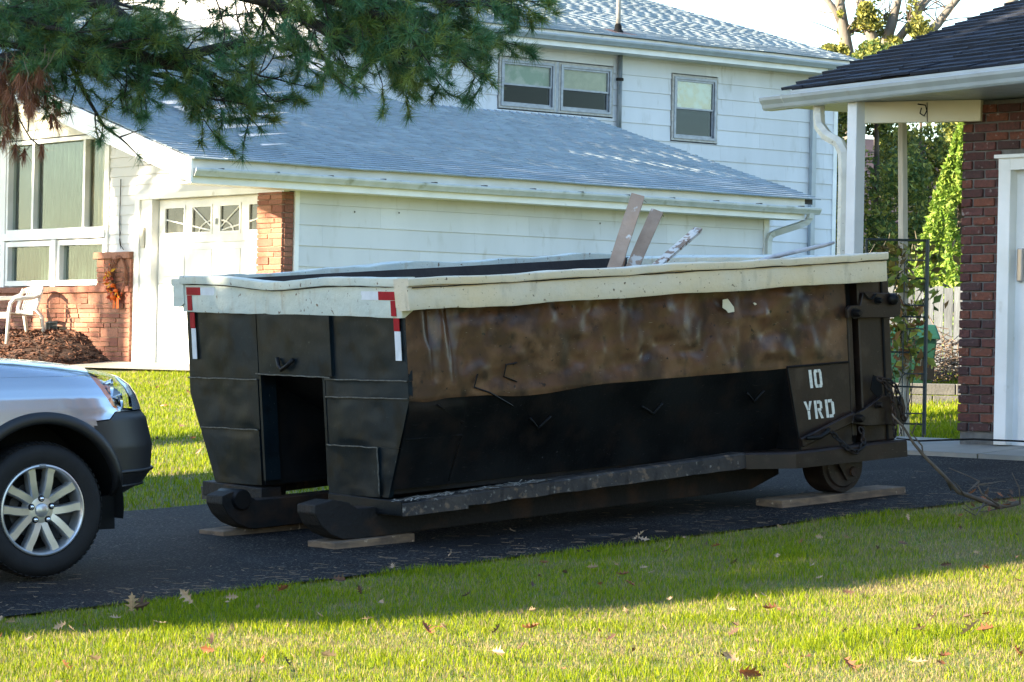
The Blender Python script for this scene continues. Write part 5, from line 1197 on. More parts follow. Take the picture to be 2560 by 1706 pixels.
for px, py, c, s in ((222, 1655, 'tan', 1.5), (1120, 1575, 'rust', 1.2), (1300, 1585, 'rust', 1.4), (1230, 1600, 'dark', 1.0), (1225, 1640, 'tan', 1.3), (1080, 1605, 'rust', 1.5), (845, 1655, 'tan', 1.6), (540, 1640, 'rust', 1.1), (530, 1630, 'dark', 1.2), (650, 1668, 'rust', 1.5), (12, 1605, 'rust', 1.7), (150, 1660, 'rust', 1.2),
                     (1535, 1445, 'rust', 1.3), (1545, 1420, 'tan', 1.5), (1560, 1460, 'rust', 1.2), (1640, 1435, 'tan', 1.), (1500, 1425, 'tan', 1.2), (1820, 1660, 'dark', 1.8), (1835, 1690, 'rust', 1.8), (1850, 1668, 'tan', 1.3), (2105, 1655, 'rust', 1.9), (2000, 1655, 'rust', 1.3), (1945, 1530, 'rust', 1.4), (2285, 1570, 'rust', 1.5), (2320, 1570, 'tan', 1.7), (2310, 1585, 'tan', 1.4), (2400, 1605, 'tan', 1.9), (2490, 1580, 'rust', 1.4), (2530, 1625, 'rust', 1.5), (2260, 1665, 'tan', 1.5), (2110, 1346, 'rust', 1.4), (2400, 1325, 'dark', 1.3), (2270, 1370, 'dark', 1.2), (1775, 1375, 'rust', 1.), (1590, 1350, 'tan', 1.3), (1587, 1353, 'tan', 1.2),
                     (320, 1510, 'dark', 1.7), (330, 1525, 'tan', 1.7), (345, 1505, 'dark', 1.3), (485, 1500, 'tan', 1.6), (690, 1468, 'rust', 1.4), (830, 1455, 'dark', 1.5), (640, 1505, 'tan', 1.), (560, 1480, 'tan', 1.1), (420, 1570, 'tan', 1.2), (40, 1545, 'tan', 1.3), (170, 1545, 'tan', 1.2), (900, 1560, 'tan', 1.0), (905, 1500, 'dark', 1.), (1330, 1480, 'dark', .9), (1180, 1490, 'dark', 1.0), (960, 1520, 'tan', 1.)):
    p = ghit(px, py+(32 if px < 700 and py < 1560 else 10)); oak_leaf(p.x, p.y, c, SUNZ, s*.95, .6, .035)
for i in range(150):
    y = rng.uniform(10.6, 18.); x = y*rng.uniform(-.2, .22)
    if front_ok(x, y) and rng.random() < .9: oak_leaf(x, y, rng.choice(('rust', 'tan', 'dark', 'tan')), SUNZ, rng.uniform(.45, 1.0), .6, .03)
for i in range(50):
    y = rng.uniform(20, 36); x = y*rng.uniform(-.17, -.09)
    if x*BX.x+y*BX.y > 17.2 and x*AX.x+y*AX.y < 19.5: oak_leaf(x, y, rng.choice(('rust', 'tan', 'dark')), 'on the lawn behind the car', rng.uniform(.8, 1.4), .6, .05)
for px, py in ((2010, 1250), (1290, 1345), (1130, 1395), (980, 1425)): p = ghit(px, py); oak_leaf(p.x, p.y, 'tan', 'at the edge of the driveway', 1.1, .5, .03)
# pine straw and grit dropped on the drive
V = []; C = []
for i in range(900):
    s_ = rng.uniform(5.5, 14.5); e = near_edge(s_); q_ = e+abs(rng.gauss(0, .5))+.02 if rng.random() < .7 else rng.uniform(e, 16.8); x, y = sq(s_, q_); a = rng.uniform(0, 6.28); l = rng.uniform(.012, .05); c = Vector((x, y, gz(x, y)+.012)); d = Vector((math.cos(a), math.sin(a), 0))*l; e2 = Vector((-math.sin(a), math.cos(a), .2))*.0022
    V += [c-d-e2, c+d-e2, c+d+e2, c-d+e2]; k = rng.uniform(.5, 1.1); C += [(.30*k, .19*k, .10*k)]*4
npmesh('drive_litter', [tuple(v) for v in V], np.arange(len(V)).reshape(-1, 4), CHIP, cols=np.array(C), kind='stuff')['label'] = 'pine straw and grit scattered along the driveway'
# ------------------------------------------------------------------ cut branch on the lawn corner
br = thing('fallen_branch', 'bare forked branch lying on the lawn corner by the dumpster wheel', 'branch', ghit(2535, 1262)); b0 = Vector(br.location)
def bt(name, pts, r0, r1): return MB().tube([tuple(Vector(p)-b0) for p in pts], [r0+(r1-r0)*i/(len(pts)-1) for i in range(len(pts))], 6).build(name, TWIG, br, smooth=True)
bt('stem', [at(2545, 1258, 17.5), at(2500, 1268, 17.45), at(2440, 1246, 17.4), at(2395, 1230, 17.3), at(2360, 1190, 17.2), at(2310, 1140, 17.1), at(2285, 1110, 17.1), at(2260, 1070, 17.05), at(2234, 1042, 17.0), at(2230, 1035, 17.)], .017, .004)
for pts in ([at(2308, 1140, 17.1), at(2305, 1115, 17.1), at(2288, 1095, 17.0), at(2275, 1075, 17.0)], [at(2280, 1085, 17.0), at(2288, 1065, 17.), at(2295, 1055, 16.95)], [at(2378, 1225, 17.3), at(2365, 1200, 17.2), at(2362, 1190, 17.2)], [at(2500, 1265, 17.4), at(2455, 1235, 17.3), at(2445, 1215, 17.3), at(2448, 1203, 17.3), at(2420, 1190, 17.2), at(2372, 1170, 17.1)], [at(2448, 1203, 17.3), at(2430, 1220, 17.25), at(2420, 1228, 17.2)], [at(2550, 1262, 17.5), at(2548, 1220, 17.5), at(2530, 1182, 17.45)], [at(2470, 1262, 17.4), at(2430, 1275, 17.3), at(2410, 1260, 17.25)], [at(2460, 1258, 17.35), at(2440, 1290, 17.2), at(2405, 1270, 17.1)], [at(2448, 1212, 17.3), at(2480, 1208, 17.4), at(2505, 1203, 17.45)], [at(2410, 1238, 17.3), at(2395, 1215, 17.25), at(2382, 1202, 17.2)], [at(2520, 1266, 17.5), at(2470, 1278, 17.4), at(2450, 1280, 17.3)]): bt('side_twig', pts, .006, .002)
for i in range(26):
    p = ghit(rng.uniform(2420, 2550), rng.uniform(1255, 1290)); oak_leaf(p.x, p.y, rng.choice(('dark', 'rust', 'dark')), 'in the heap under the fallen branch', rng.uniform(.7, 1.1), .8, .05)
# ------------------------------------------------------------------ white plastic chair and wreath by the house
CHL = HL+AX*-.66+BX*5.85; ch = thing('plastic_chair', 'white plastic garden chair with slatted back on the mulch bed', 'chair', (CHL.x, CHL.y, .055), AH+math.pi)
# local: x forward (away from the wall), y sideways, z up
mb = MB(); mb.hexa([(-.20, -.22, .40), (.24, -.25, .43), (.24, .25, .43), (-.20, .22, .40), (-.20, -.22, .415), (.24, -.25, .445), (.24, .25, .445), (-.20, .22, .415)]); seat = mb.build('seat', PLASTW, ch, bevel=.006)
MB().box((.225, -.25, .36), (.245, .25, .425)).build('seat_apron', PLASTW, ch, bevel=.006)
bx = lambda z, y: -.21-.16*(z-.42)/.43-.0+.10*(abs(y)/.26)**2
n = 15
for k in range(n):
    y = -.2+.4*k/(n-1); MB().tube([(bx(z, y), y*(.92+.25*(z-.42)), z) for z in np.linspace(.47, .77, 6)], .0085, 6).build('back_slat', PLASTW, ch, smooth=True)
for zc, r in ((.455, .03), (.80, .036)): MB().grid(lambda a, b: (bx(zc, -.26+.52*a)+.006*math.cos(b*6.28), (-.26+.52*a)*(.92+.25*(zc-.42)), zc+(r*math.sin(b*6.28)-.05*(abs(a-.5)*2)**3*(zc > .6))), 20, 10).build('back_rail', PLASTW, ch, smooth=True)
for sg in (-1, 1):
    MB().tube([(bx(.8, .26)+.0, sg*.27, .78), (bx(.7, .26), sg*.285, .70), (-.1, sg*.295, .655), (.08, sg*.30, .645), (.2, sg*.295, .63), (.25, sg*.285, .57), (.27, sg*.28, .45), (.30, sg*.28, .0)], [.028, .028, .03, .032, .03, .027, .028, .024], 8).build('arm_and_front_leg', PLASTW, ch, smooth=True)
    MB().tube([(bx(.7, .26), sg*.285, .70), (bx(.5, .26)-.02, sg*.26, .5), (-.26, sg*.245, .40), (-.33, sg*.25, .0)], [.026, .03, .032, .024], 8).build('leg', PLASTW, ch, smooth=True)
wl_ = HL+AX*-.10+BX*3.97; wr = thing('wreath', 'autumn twig wreath with orange and yellow flowers on the brick corner', 'wreath', (wl_.x, wl_.y, .70), AH-math.pi/2); wr.scale = (1.2, 1.2, 1.15)
# local: x right along the wall (towards the garage), y into the wall
mb = MB()
for k in range(9):
    ph = rng.uniform(0, 6); mb.tube([(.155*math.cos(a)+.014*math.cos(a*7+ph), -.01+.018*math.sin(a*5+ph), .27+.235*math.sin(a)+.014*math.sin(a*6+ph)) for a in np.linspace(0, 2*math.pi, 60)], .006, 5, cap=False)
mb.build('twig_ring', mat('reddish_twig', (.22, .085, .045), (.14, .055, .03), scale=40, rough=.8), wr)
for k in range(75):
    a = rng.uniform(R(140), R(310)); c = Vector((.16*math.cos(a)+rng.gauss(0, .035)-.02, -.05+rng.gauss(0, .015), .24+.22*math.sin(a)+rng.gauss(0, .035)))
    d = Vector((rng.gauss(0, 1), rng.gauss(0, .4)-.4, rng.gauss(0, 1))).normalized(); e = d.cross(Vector((0, 1, .2))).normalized(); l = rng.uniform(.03, .055); m_ = rng.choice(('petal_yellow', 'petal_orange', 'petal_red'))
    if m_ not in MATS: mat(m_, {'petal_yellow': (.6, .30, .008), 'petal_orange': (.6, .11, .006), 'petal_red': (.33, .04, .008)}[m_], rough=.6, transl=.2)
    MB().add([c-d*l, c+e*l*.5-Vector((0, .012, 0)), c+d*l, c-e*l*.5-Vector((0, .012, 0))], [(0, 1, 2), (0, 2, 3)]).build('silk_leaf', MATS[m_], wr)
for c, r in (((-.05, -.06, .16), .035), ((-.02, -.07, .02), .042), ((.02, -.06, .10), .03)): MB().lathe([(0, -r*.8), (r*.7, -r*.6), (r, 0), (r*.7, r*.6), (0, r*.75)], c, (0, 0, 1), 12).build('small_pumpkin', MATS.get('petal_orange') or mat('petal_orange', (.72, .2, .02)), wr, smooth=True)
for dx in (-.05, .03): MB().add([(dx, -.06, .02), (dx+.05, -.06, .0), (dx+.065, -.06, -.11), (dx-.0, -.06, -.12)], [(0, 1, 2, 3)]).build('ribbon_tail', MATS['petal_orange'], wr)
# ------------------------------------------------------------------ behind the dumpster on the right
tp = at(2262, 1092, 22.78); th_ = thing('wooden_stake', 'thin pale wooden stake with vine beside the iron trellis', 'stake', (tp.x, tp.y, gz(tp.x, tp.y)))
t0 = Vector((0, 0, -.15)); t1 = at(2256, 305, 22.78)-Vector(th_.location)
ux, uy = AX, BX; V = []
for c, w in ((t0, .029), (t1, .024)): V += [c-ux*w-uy*w, c+ux*w-uy*w, c+ux*w+uy*w, c-ux*w+uy*w]
MB().hexa(V).build('shaft', mat('bleached_stake', (.55, .5, .42), (.42, .37, .3), scale=9, rough=.8, stretch=(4, 4, .5)), th_)
tr = thing('trellis', 'dark iron grid trellis standing behind the dumpster', 'trellis', (3.13, 22.6, gz(3.13, 22.6))); tb = Vector(tr.location); tdir = Vector((-.985, .17, 0))
def tbar(a, b, r, nm): MB().tube([tuple(a), tuple(b)], r, 6).build(nm, IRON, tr)
hgt = 1.52
for d, r in ((0, .016), (.46, .011)): tbar(tdir*d+Vector((0, 0, -.1)), tdir*d+Vector((0, 0, hgt)), r, 'upright')
for k, z in enumerate((hgt-.01, 1.22, .93, .66, .40, .12)): tbar(Vector((0, 0, z)), tdir*.46+Vector((0, 0, z+.004)), .010 if k == 0 else .007, 'crossbar')
for z0, z1 in ((1.02, 1.36), (.5, .84), (.2, .5)): MB().tube([tuple(tdir*.01+Vector((0, 0, z0))), tuple(tdir*.15+Vector((0, 0, z0))), tuple(tdir*.17+Vector((0, 0, z0+.02))), tuple(tdir*.17+Vector((0, 0, z1-.02))), tuple(tdir*.15+Vector((0, 0, z1))), tuple(tdir*.01+Vector((0, 0, z1)))], .006, 5).build('scroll_bar', IRON, tr)
tbar(tdir*.40+Vector((0, 0, -.05)), tdir*.45+Vector((0, 0, .5)), .006, 'brace')
vn = thing('vine', 'climbing vine with yellow green and brown leaves on the stake and trellis', 'vine', (tp.x-.05, tp.y-.06, gz(tp.x, tp.y))); vb = Vector(vn.location); vc = []
for k in range(7):
    a = rng.uniform(0, 6); pts = [Vector((.05*math.cos(a), .04*math.sin(a), 0))]
    for i in range(14): pts.append(pts[-1]+Vector((rng.gauss(0, .035), rng.gauss(0, .02), .105)))
    for i, p in enumerate(pts): 
        p.x *= .8
        if i > 4: vc += [tuple(p+Vector((rng.gauss(0, .075), rng.gauss(0, .04), rng.gauss(0, .04)))) for _ in range(7)]
    MB().tube([tuple(p) for p in pts], .004, 5).build('vine_stem', TWIG, vn)
vc = np.array(vc); hi = vc[:, 2] > 1.05
leaf_cloud('green_leaves', vc[hi], .045, [(.10, .15, .03), (.22, .26, .04), (.14, .10, .04), (.26, .2, .04)], LEAFY, vn); leaf_cloud('turning_leaves', vc[~hi], .045, [(.42, .40, .07), (.22, .24, .04), (.24, .11, .045), (.10, .14, .03), (.3, .16, .06)], LEAFY, vn)
bp = at(2250, 975, 28.3); bn = thing('garden_bin', 'green plastic bin with lid standing behind the trellis', 'bin', (bp.x, bp.y, gz(bp.x, bp.y)), R(8))
MB().hexa([(-.24, -.22, 0), (.24, -.22, 0), (.24, .22, 0), (-.24, .22, 0), (-.28, -.27, .48), (.28, -.27, .48), (.28, .27, .48), (-.28, .27, .48)]).build('bin_body', BINP, bn, bevel=.02)
MB().hexa([(-.31, -.30, .48), (.31, -.30, .48), (.31, .30, .48), (-.31, .30, .48), (-.27, -.25, .60), (.27, -.25, .62), (.27, .25, .62), (-.27, .25, .60)]).build('bin_lid', BINP, bn, bevel=.02); MB().box((.12, -.285, .1), (.25, -.225, .30)).build('bin_latch', DARK, bn)
fn_ = thing('fence', 'weathered grey board fence behind the garden bin', 'fence', (3.3, 30.4, gz(3.3, 30.4)), R(-8))
fz = gz(3.3, 30.4)
for k in range(26):
    x = .098*k; top = .86-fz-.05+rng.uniform(-.01, .01); MB().hexa([(x, 0, -.1), (x+.09, rng.uniform(0, .006), -.1), (x+.09, .02, -.1), (x, .02, -.1), (x+.0, 0, top), (x+.09, 0, top), (x+.09, .02, top), (x, .02, top)]).build('fence_board', FENCEW, fn_)
for z in (.15, .7): MB().box((-.05, .022, z), (2.6, .06, z+.08)).build('fence_rail', FENCEW, fn_)
lp = at(2335, 1030, 26.3); lw2 = thing('retaining_wall', 'low grey concrete block retaining wall behind the trellis', 'wall', (lp.x-1.2, lp.y+.15, gz(lp.x, lp.y)-.03), R(-6))
BLK = mat('block_grey', (.11, .11, .105), (.08, .08, .078), scale=8, rough=.9, bump=.5, bscale=50)
for r in range(2):
    for k in range(7): MB().box((.40*k+.2*(r % 2), 0, .105*r), (.40*k+.392+.2*(r % 2), .2, .105*r+.1)).build('block', BLK, lw2, bevel=.006)
bpp = at(2345, 940, 29.0); brush = thing('brush_pile', 'heap of dry brush and twigs against the grey fence', 'brush pile', (bpp.x, bpp.y, gz(bpp.x, bpp.y)))
mb = MB()
for i in range(380):
    a = rng.uniform(0, 6.28); r = .42*rng.random()**.5; c = Vector((math.cos(a)*r, math.sin(a)*r*.6, rng.uniform(0, .62)*(1-r/.55))); d = Vector((rng.gauss(0, 1), rng.gauss(0, 1), rng.gauss(0, .6))).normalized()*rng.uniform(.06, .16); mb.tube([tuple(c-d), tuple(c+Vector((rng.gauss(0, .02),)*3)), tuple(c+d)], .005, 4, cap=False)
mb.build('twigs', mat('dry_brush', (.17, .125, .09), (.09, .065, .05), scale=20, rough=.9), brush, kind='stuff')
conifer('arborvitae', 'bright yellow-green arborvitae glowing in the sun beside the brick wall', 'tree', 4.72, 31.6, 2.65, .6, BRT, 16000, .032, prof=lambda t: .62*(1-t)**.85*min(1, .6+2*t), lump=.9)
# dark evergreens and a violet house beyond
bh = thing('far_house', 'dark violet-grey house wall glimpsed through the evergreens', 'house', (8.6, 66, gz(8, 60)), R(10))
for k in range(22): MB().hexa([(-3, 0, .22*k), (5, 0, .22*k), (5, .03, .22*k), (-3, .03, .22*k), (-3, .015, .22*k+.22), (5, .015, .22*k+.22), (5, .04, .22*k+.22), (-3, .04, .22*k+.22)]).build('siding_plank', PURPLE, bh)
MB().box((-3, .05, 0), (5, 5, 4.9)).build('wall_core', PURPLE, bh); fw_ = MB().box((2.3, -.05, 2.1), (3.2, -.02, 3.4)).build('window', TRIM, bh); MB().box((2.36, -.06, 2.16), (3.14, -.052, 3.34)).build('pane', mat('pale_pane', (.4, .45, .5), rough=.1), fw_)
conifer('evergreen_tree', 'dark green evergreen between the white corner and the porch post', 'tree', 6.95, 57.5, 6.2, 1.5, GRN+YGRN, 20000, .055, prof=lambda t: 1.5*(1-t)**.4*min(1, .75+t), gap=.02, lump=.6)
conifer('evergreen_tree', 'dark evergreen with sunlit olive top behind the thin stake', 'tree', 8.15, 60., 6.0, 1.3, YGRN+YGRN+GRN, 19000, .055, prof=lambda t: 1.35*(1-t)**.35*min(1, .8+t), gap=.05, lump=.6)
conifer('evergreen_tree', 'olive evergreen half hidden by the brick corner', 'tree', 9.6, 61., 6.2, 1.5, YGRN, 20000, .058, prof=lambda t: 1.6*(1-t)**.4*min(1, .7+t), gap=.0, lump=.6)
mbt = thing('bare_shrub', 'leafless pale shrub in front of the violet house', 'shrub', (5.0, 38., gz(5.0, 38.))); mb = MB()
for i in range(18):
    a = rng.uniform(0, 6.28); P = [Vector((0, 0, .2))]; d = Vector((math.cos(a)*.5, math.sin(a)*.3, .8))
    for j in range(9): d = (d+Vector((rng.gauss(0, .3), rng.gauss(0, .3), rng.gauss(.02, .18)))).normalized(); P.append(P[-1]+d*.17)
    mb.tube([tuple(p) for p in P], [.012-.001*j for j in range(10)], 5)
mb.build('stems', mat('pale_twig', (.32, .26, .17), (.2, .16, .11), scale=10, rough=.9), mbt)
# ------------------------------------------------------------------ tall bare trees with ivy over the roofs
GBARK = mat('grey_bark', (.20, .18, .15), (.12, .105, .09), scale=6, rough=.95, bump=.8, bscale=20, stretch=(1, 1, .3))
def limb_tree(name, label, limbs, base, m=None, group=None):
    m = m or GBARK
    t = thing(name, label, 'tree', base, 0, group); b = Vector(base)
    for i, (pts, r0, r1) in enumerate(limbs):
        mb = MB().tube([tuple(Vector(p)-b) for p in pts], [r0+(r1-r0)*j/(len(pts)-1) for j in range(len(pts))], 8); mb.build('trunk' if i == 0 else 'limb', m, t, smooth=True)
    return t
YT = 62.
gb = at(2140, 700, YT); gb.z = gz(gb.x, 40.)
T1 = limb_tree('bare_tree', 'twin-stemmed bare tree with ivy rising behind the white roof', [([gb, at(2122, 150, YT), at(2112, 90, YT), at(2098, 0, YT), at(2090, -200, YT)], .17, .09), ([at(2108, 70, YT), at(2090, 30, YT), at(2068, 0, YT), at(2030, -80, YT)], .09, .05), ([at(2100, 10, YT), at(2115, -60, YT)], .1, .06), ([at(2085, 20, YT), at(2072, 8, YT), at(2050, -10, YT)], .06, .03)], gb)
gb2 = at(2220, 700, YT+2); gb2.z = gz(gb2.x, 40.)
T2 = limb_tree('bare_tree', 'broad ivy-clad tree behind the dark porch roof ridge', [([gb2, at(2195, 140, YT), at(2168, 60, YT), at(2150, 0, YT), at(2135, -150, YT)], .15, .08), ([at(2200, 150, YT), at(2230, 60, YT), at(2245, 0, YT), at(2260, -150, YT)], .13, .06), ([at(2215, 140, YT), at(2275, 60, YT), at(2310, 0, YT), at(2340, -90, YT)], .10, .045), ([at(2270, 130, YT), at(2345, 60, YT), at(2370, 25, YT), at(2400, -10, YT), at(2450, -90, YT)], .11, .06), ([at(2285, 85, YT), at(2300, 30, YT), at(2330, -5, YT)], .05, .025)], gb2)
T3 = limb_tree('bare_tree', 'bare leaning trunk showing above the porch roof at right', [([at(2450, 300, YT), at(2505, 40, YT), at(2530, 5, YT), at(2570, -60, YT)], .13, .09)], at(2440, 330, YT))
def ivy(t, spots, n, size, pal):
    C = []; b = Vector(t.location)
    for (px, py, rx, ry) in spots:
        for i in range(n):
            a, r = rng.uniform(0, 6.28), rng.random()**.5; x, y_ = math.cos(a)*r, math.sin(a)*r
            p = at(px+rx*x, py+ry*y_, YT+rng.uniform(-.8, .8)); 
            if mnoise.noise(Vector((p.x*2.6, p.z*2.6, p.y*.5))) > .02+.25*r*r: C.append(tuple(p-b))
    leaf_cloud('crown', np.array(C), size, pal, LEAFY, t)
IV = [(.28, .27, .05), (.22, .22, .05), (.15, .16, .04), (.10, .12, .035)]
ivy(T1, [(2118, 95, 20, 60), (2112, 130, 18, 25), (2080, 125, 30, 15), (2100, 60, 10, 40)], 900, .05, IV)
ivy(T2, [(2195, 60, 48, 75), (2215, 100, 55, 55), (2235, 30, 70, 65), (2160, 70, 38, 40), (2270, 75, 50, 45), (2335, 80, 45, 32), (2190, 130, 30, 30), (2165, 30, 22, 25)], 1700, .052, IV)
# fine twigs against the sky
mb = MB(); tb2 = Vector(T2.location)
TP = [(2098, 0), (2112, 90), (2090, 30), (2168, 60), (2150, 0), (2230, 60), (2245, 0), (2275, 60), (2310, 0), (2345, 60), (2370, 25), (2400, -10), (2300, 30)]
for i in range(60):
    a = TP[i % len(TP)]; P = [at(a[0], a[1], YT)]; d = Vector((rng.gauss(0, .8), rng.gauss(0, .3), .6)).normalized()
    for j in range(7): d = (d+Vector((rng.gauss(0, .3), rng.gauss(0, .2), rng.gauss(.02, .2)))).normalized(); P.append(P[-1]+d*.2)
    mb.tube([tuple(p-tb2) for p in P], [.016-.0018*j for j in range(8)], 4, cap=False)
mb.build('fine_twigs', TWIG, T2, kind='stuff')
# ------------------------------------------------------------------ the pine hanging into the picture from the left
pb = Vector((-5.3, 21.2, 0)); pb.z = gz(pb.x, pb.y)
PINE = thing('pine_tree', 'dark green pine reaching its drooping branches in from the top left', 'tree', pb)
trunk_mesh(PINE, (0, 0, -.2), (.25, .1, 13.5), .30, .06, PBARK, bend=.02)
TUFT = []; DEADT = []; wood = MB(); YP = 20.
def tw(pts, r0, r1, seg=5): wood.tube([tuple(Vector(p)-pb) for p in pts], [r0+(r1-r0)*i/(len(pts)-1) for i in range(len(pts))], seg, cap=False)
def twiglet(p, d, L, lvl, droop=.25, dens=1.):
    n = max(3, int(L/.07)); P = [Vector(p)]; d = Vector(d).normalized()
    for i in range(n):
        d = (d+Vector((rng.gauss(0, .17), rng.gauss(0, .17), rng.gauss(0, .13)-droop*.09))).normalized(); P.append(P[-1]+d*(L/n))
        f = (i+1)/n
        if f > .2 and rng.random() < .85*dens:
            if lvl == 0 and rng.random() < .55:
                s = Vector((rng.gauss(0, 1), rng.gauss(0, 1), rng.gauss(-.1, .5))).normalized(); twiglet(P[-1], (d*.9+s*.8), L*rng.uniform(.28, .5), 1, droop, dens)
            else: TUFT.append((P[-1].copy(), (d+Vector((rng.gauss(0, .3), rng.gauss(0, .3), rng.gauss(.1, .25)))).normalized()))
    TUFT.append((P[-1].copy(), d.copy())); tw(P, .007 if lvl == 0 else .004, .0025, 4)
def limb(px, r0, r1, spacing, Lr, droop, dens=1., Y=YP, foliage_from=.1, up=0.):
    P = [at(a, b, Y+(c if len(q) > 2 else 0)) if False else at(q[0], q[1], Y+(q[2] if len(q) > 2 else 0)) for q in px for a, b, c in ((0, 0, 0),)]
    tw(P, r0, r1, 7); tot = sum((b-a).length for a, b in zip(P, P[1:])); acc = 0
    for a, b in zip(P, P[1:]):
        l = (b-a).length; d = (b-a).normalized(); k = max(1, int(l/(spacing*.85)))
        for i in range(k):
            f = (acc+l*i/k)/tot
            if f < foliage_from: continue
            lat = Vector((rng.gauss(0, .35), rng.gauss(0, 1.), rng.gauss(up, .55))).normalized()
            twiglet(a+(b-a)*((i+rng.random())/k), d*.75+lat*.8, rng.uniform(*Lr)*(1.1-.4*f), 0, droop, dens)
        acc += l
    twiglet(P[-1], (P[-1]-P[-2]), Lr[0], 0, droop, dens)
# main limbs, traced through the air at the tree's own distance
limb([(-560, 330, 1), (-200, 230, .4), (0, 172), (90, 148), (200, 135), (330, 145), (440, 165), (540, 190)], .13, .02, .075, (.4, .75), .45, 1.0, foliage_from=.42)
limb([(-420, -160, 1), (-100, -60, .3), (120, -10), (255, 4), (350, 77), (425, 110), (470, 128)], .09, .02, .10, (.3, .55), .4, .35, foliage_from=.4)
limb([(-300, 60, .6), (60, 60), (180, 95), (300, 120), (382, 150), (480, 135), (603, 107)], .055, .032, .075, (.35, .7), .35, .95, foliage_from=.3)
limb([(-250, -200, -.5), (200, -90), (500, -40), (680, 5), (806, 71), (900, 118), (1000, 130), (1075, 140)], .07, .012, .07, (.35, .65), .5, .8, Y=YP-.6, foliage_from=.45)
limb([(200, -160, -.3), (560, -75), (800, -40), (1000, -15), (1150, 10), (1250, 5), (1290, 0)], .06, .012, .05, (.35, .7), .5, 1.25, Y=YP-.4, foliage_from=.35)
limb([(500, -90), (760, -30), (900, 25), (1010, 60), (1090, 95), (1130, 130)], .05, .01, .055, (.3, .6), .55, 1.15, Y=YP-.8, foliage_from=.2)
limb([(600, -60), (900, -10), (1080, 40), (1160, 65), (1200, 85)], .04, .01, .055, (.3, .6), .5, 1.2, Y=YP, foliage_from=.25)
limb([(170, 150), (221, 250), (263, 320), (300, 345)], .016, .006, .12, (.2, .4), .5, .7, foliage_from=.35)
limb([(330, 172), (420, 195), (480, 225), (540, 250), (590, 255)], .018, .006, .075, (.25, .5), .5, 1.0, foliage_from=.1)
limb([(60, 60), (120, 120), (230, 150), (320, 180), (400, 215), (450, 235)], .02, .006, .075, (.25, .5), .5, .9, foliage_from=.25)
limb([(440, 165), (520, 195), (580, 225), (620, 235)], .012, .005, .09, (.2, .4), .4, .8)
limb([(560, 130), (600, 160), (650, 190), (700, 200)], .012, .005, .10, (.2, .4), .4, .8)
limb([(640, 20), (700, 110), (760, 145), (800, 170)], .014, .005, .10, (.2, .4), .5, .6)
limb([(700, 120), (780, 140), (860, 165), (890, 170)], .010, .004, .10, (.15, .3), .3, .7)
limb([(640, 205), (670, 240), (690, 255), (715, 248)], .006, .003, .2, (.1, .2), .2, .7, foliage_from=.7)
limb([(-160, 10), (0, 30), (120, 70), (210, 80)], .03, .01, .06, (.3, .6), .4, 1.2, Y=YP-.5)
limb([(-100, 100), (20, 110), (120, 130), (260, 120), (330, 100)], .03, .01, .06, (.3, .6), .4, 1.2, Y=YP-.3)
limb([(-120, -70), (60, -30), (200, -20), (330, 20)], .03, .01, .07, (.3, .6), .4, 1.0, Y=YP+.6)
limb([(760, -60), (930, 50), (1000, 110), (1040, 150)], .02, .006, .06, (.3, .5), .6, 1.1, Y=YP-.2)
# boughs above and to the left, outside the picture, that shade the ones in it
for k in range(16):
    a = rng.uniform(R(-150), R(40)) if k < 24 else rng.uniform(R(120), R(230)); z0 = rng.uniform(5.0, 12.0); L = (13.5-z0)*.33+.6; c = pb+Vector((0, 0, z0-pb.z*0))
    P = [c+Vector((math.cos(a)*L*t, math.sin(a)*L*t, -.15*L*t+.1)) for t in np.linspace(0, 1, 6)]; tw(P, .05, .01, 5)
    for i in range(int(L*5)):
        t = rng.uniform(.3, 1); twiglet(P[0]+(P[-1]-P[0])*t, Vector((math.cos(a), math.sin(a), -.2))+Vector((rng.gauss(0, .7), rng.gauss(0, .7), rng.gauss(0, .4))), rng.uniform(.4, .7), 0, .3, .8)
wood.build('limbs', PBARK, PINE, smooth=True)
def needles(name, T, n, L, w, pal, spread, m, parent):
    k = len(T); p = np.array([tuple(t[0]-pb) for t in T]); d = np.array([tuple(t[1]) for t in T])
    p = np.repeat(p, n, 0); d = np.repeat(d, n, 0); N_ = k*n
    r = nr.normal(size=(N_, 3)); v = d*nr.uniform(.15, 1.0, (N_, 1))+r*spread; v /= np.linalg.norm(v, axis=1)[:, None]
    l = L*nr.uniform(.7, 1.15, (N_, 1)); s = np.cross(v, nr.normal(size=(N_, 3))); s /= np.linalg.norm(s, axis=1)[:, None]; s *= w
    base = p-d*nr.uniform(0, .045, (N_, 1)); V = np.stack([base-s, base+s, base+v*l], 1).reshape(-1, 3); F = np.arange(3*N_).reshape(-1, 3)
    pal = np.array(pal); tc = pal[nr.randint(len(pal), size=k)]; c = np.repeat(tc, n, 0)*nr.uniform(.8, 1.2, (N_, 1))
    return npmesh(name, V, F, m, parent, cols=np.repeat(c, 3, 0), kind='stuff')
needles('needles', TUFT, 40, .105, .0022, [(.06, .16, .06), (.085, .18, .055), (.045, .135, .056), (.18, .23, .045), (.065, .165, .062), (.15, .21, .04)], .48, NEEDLE, PINE)  # yellowish tufts colour in the sunlit tips
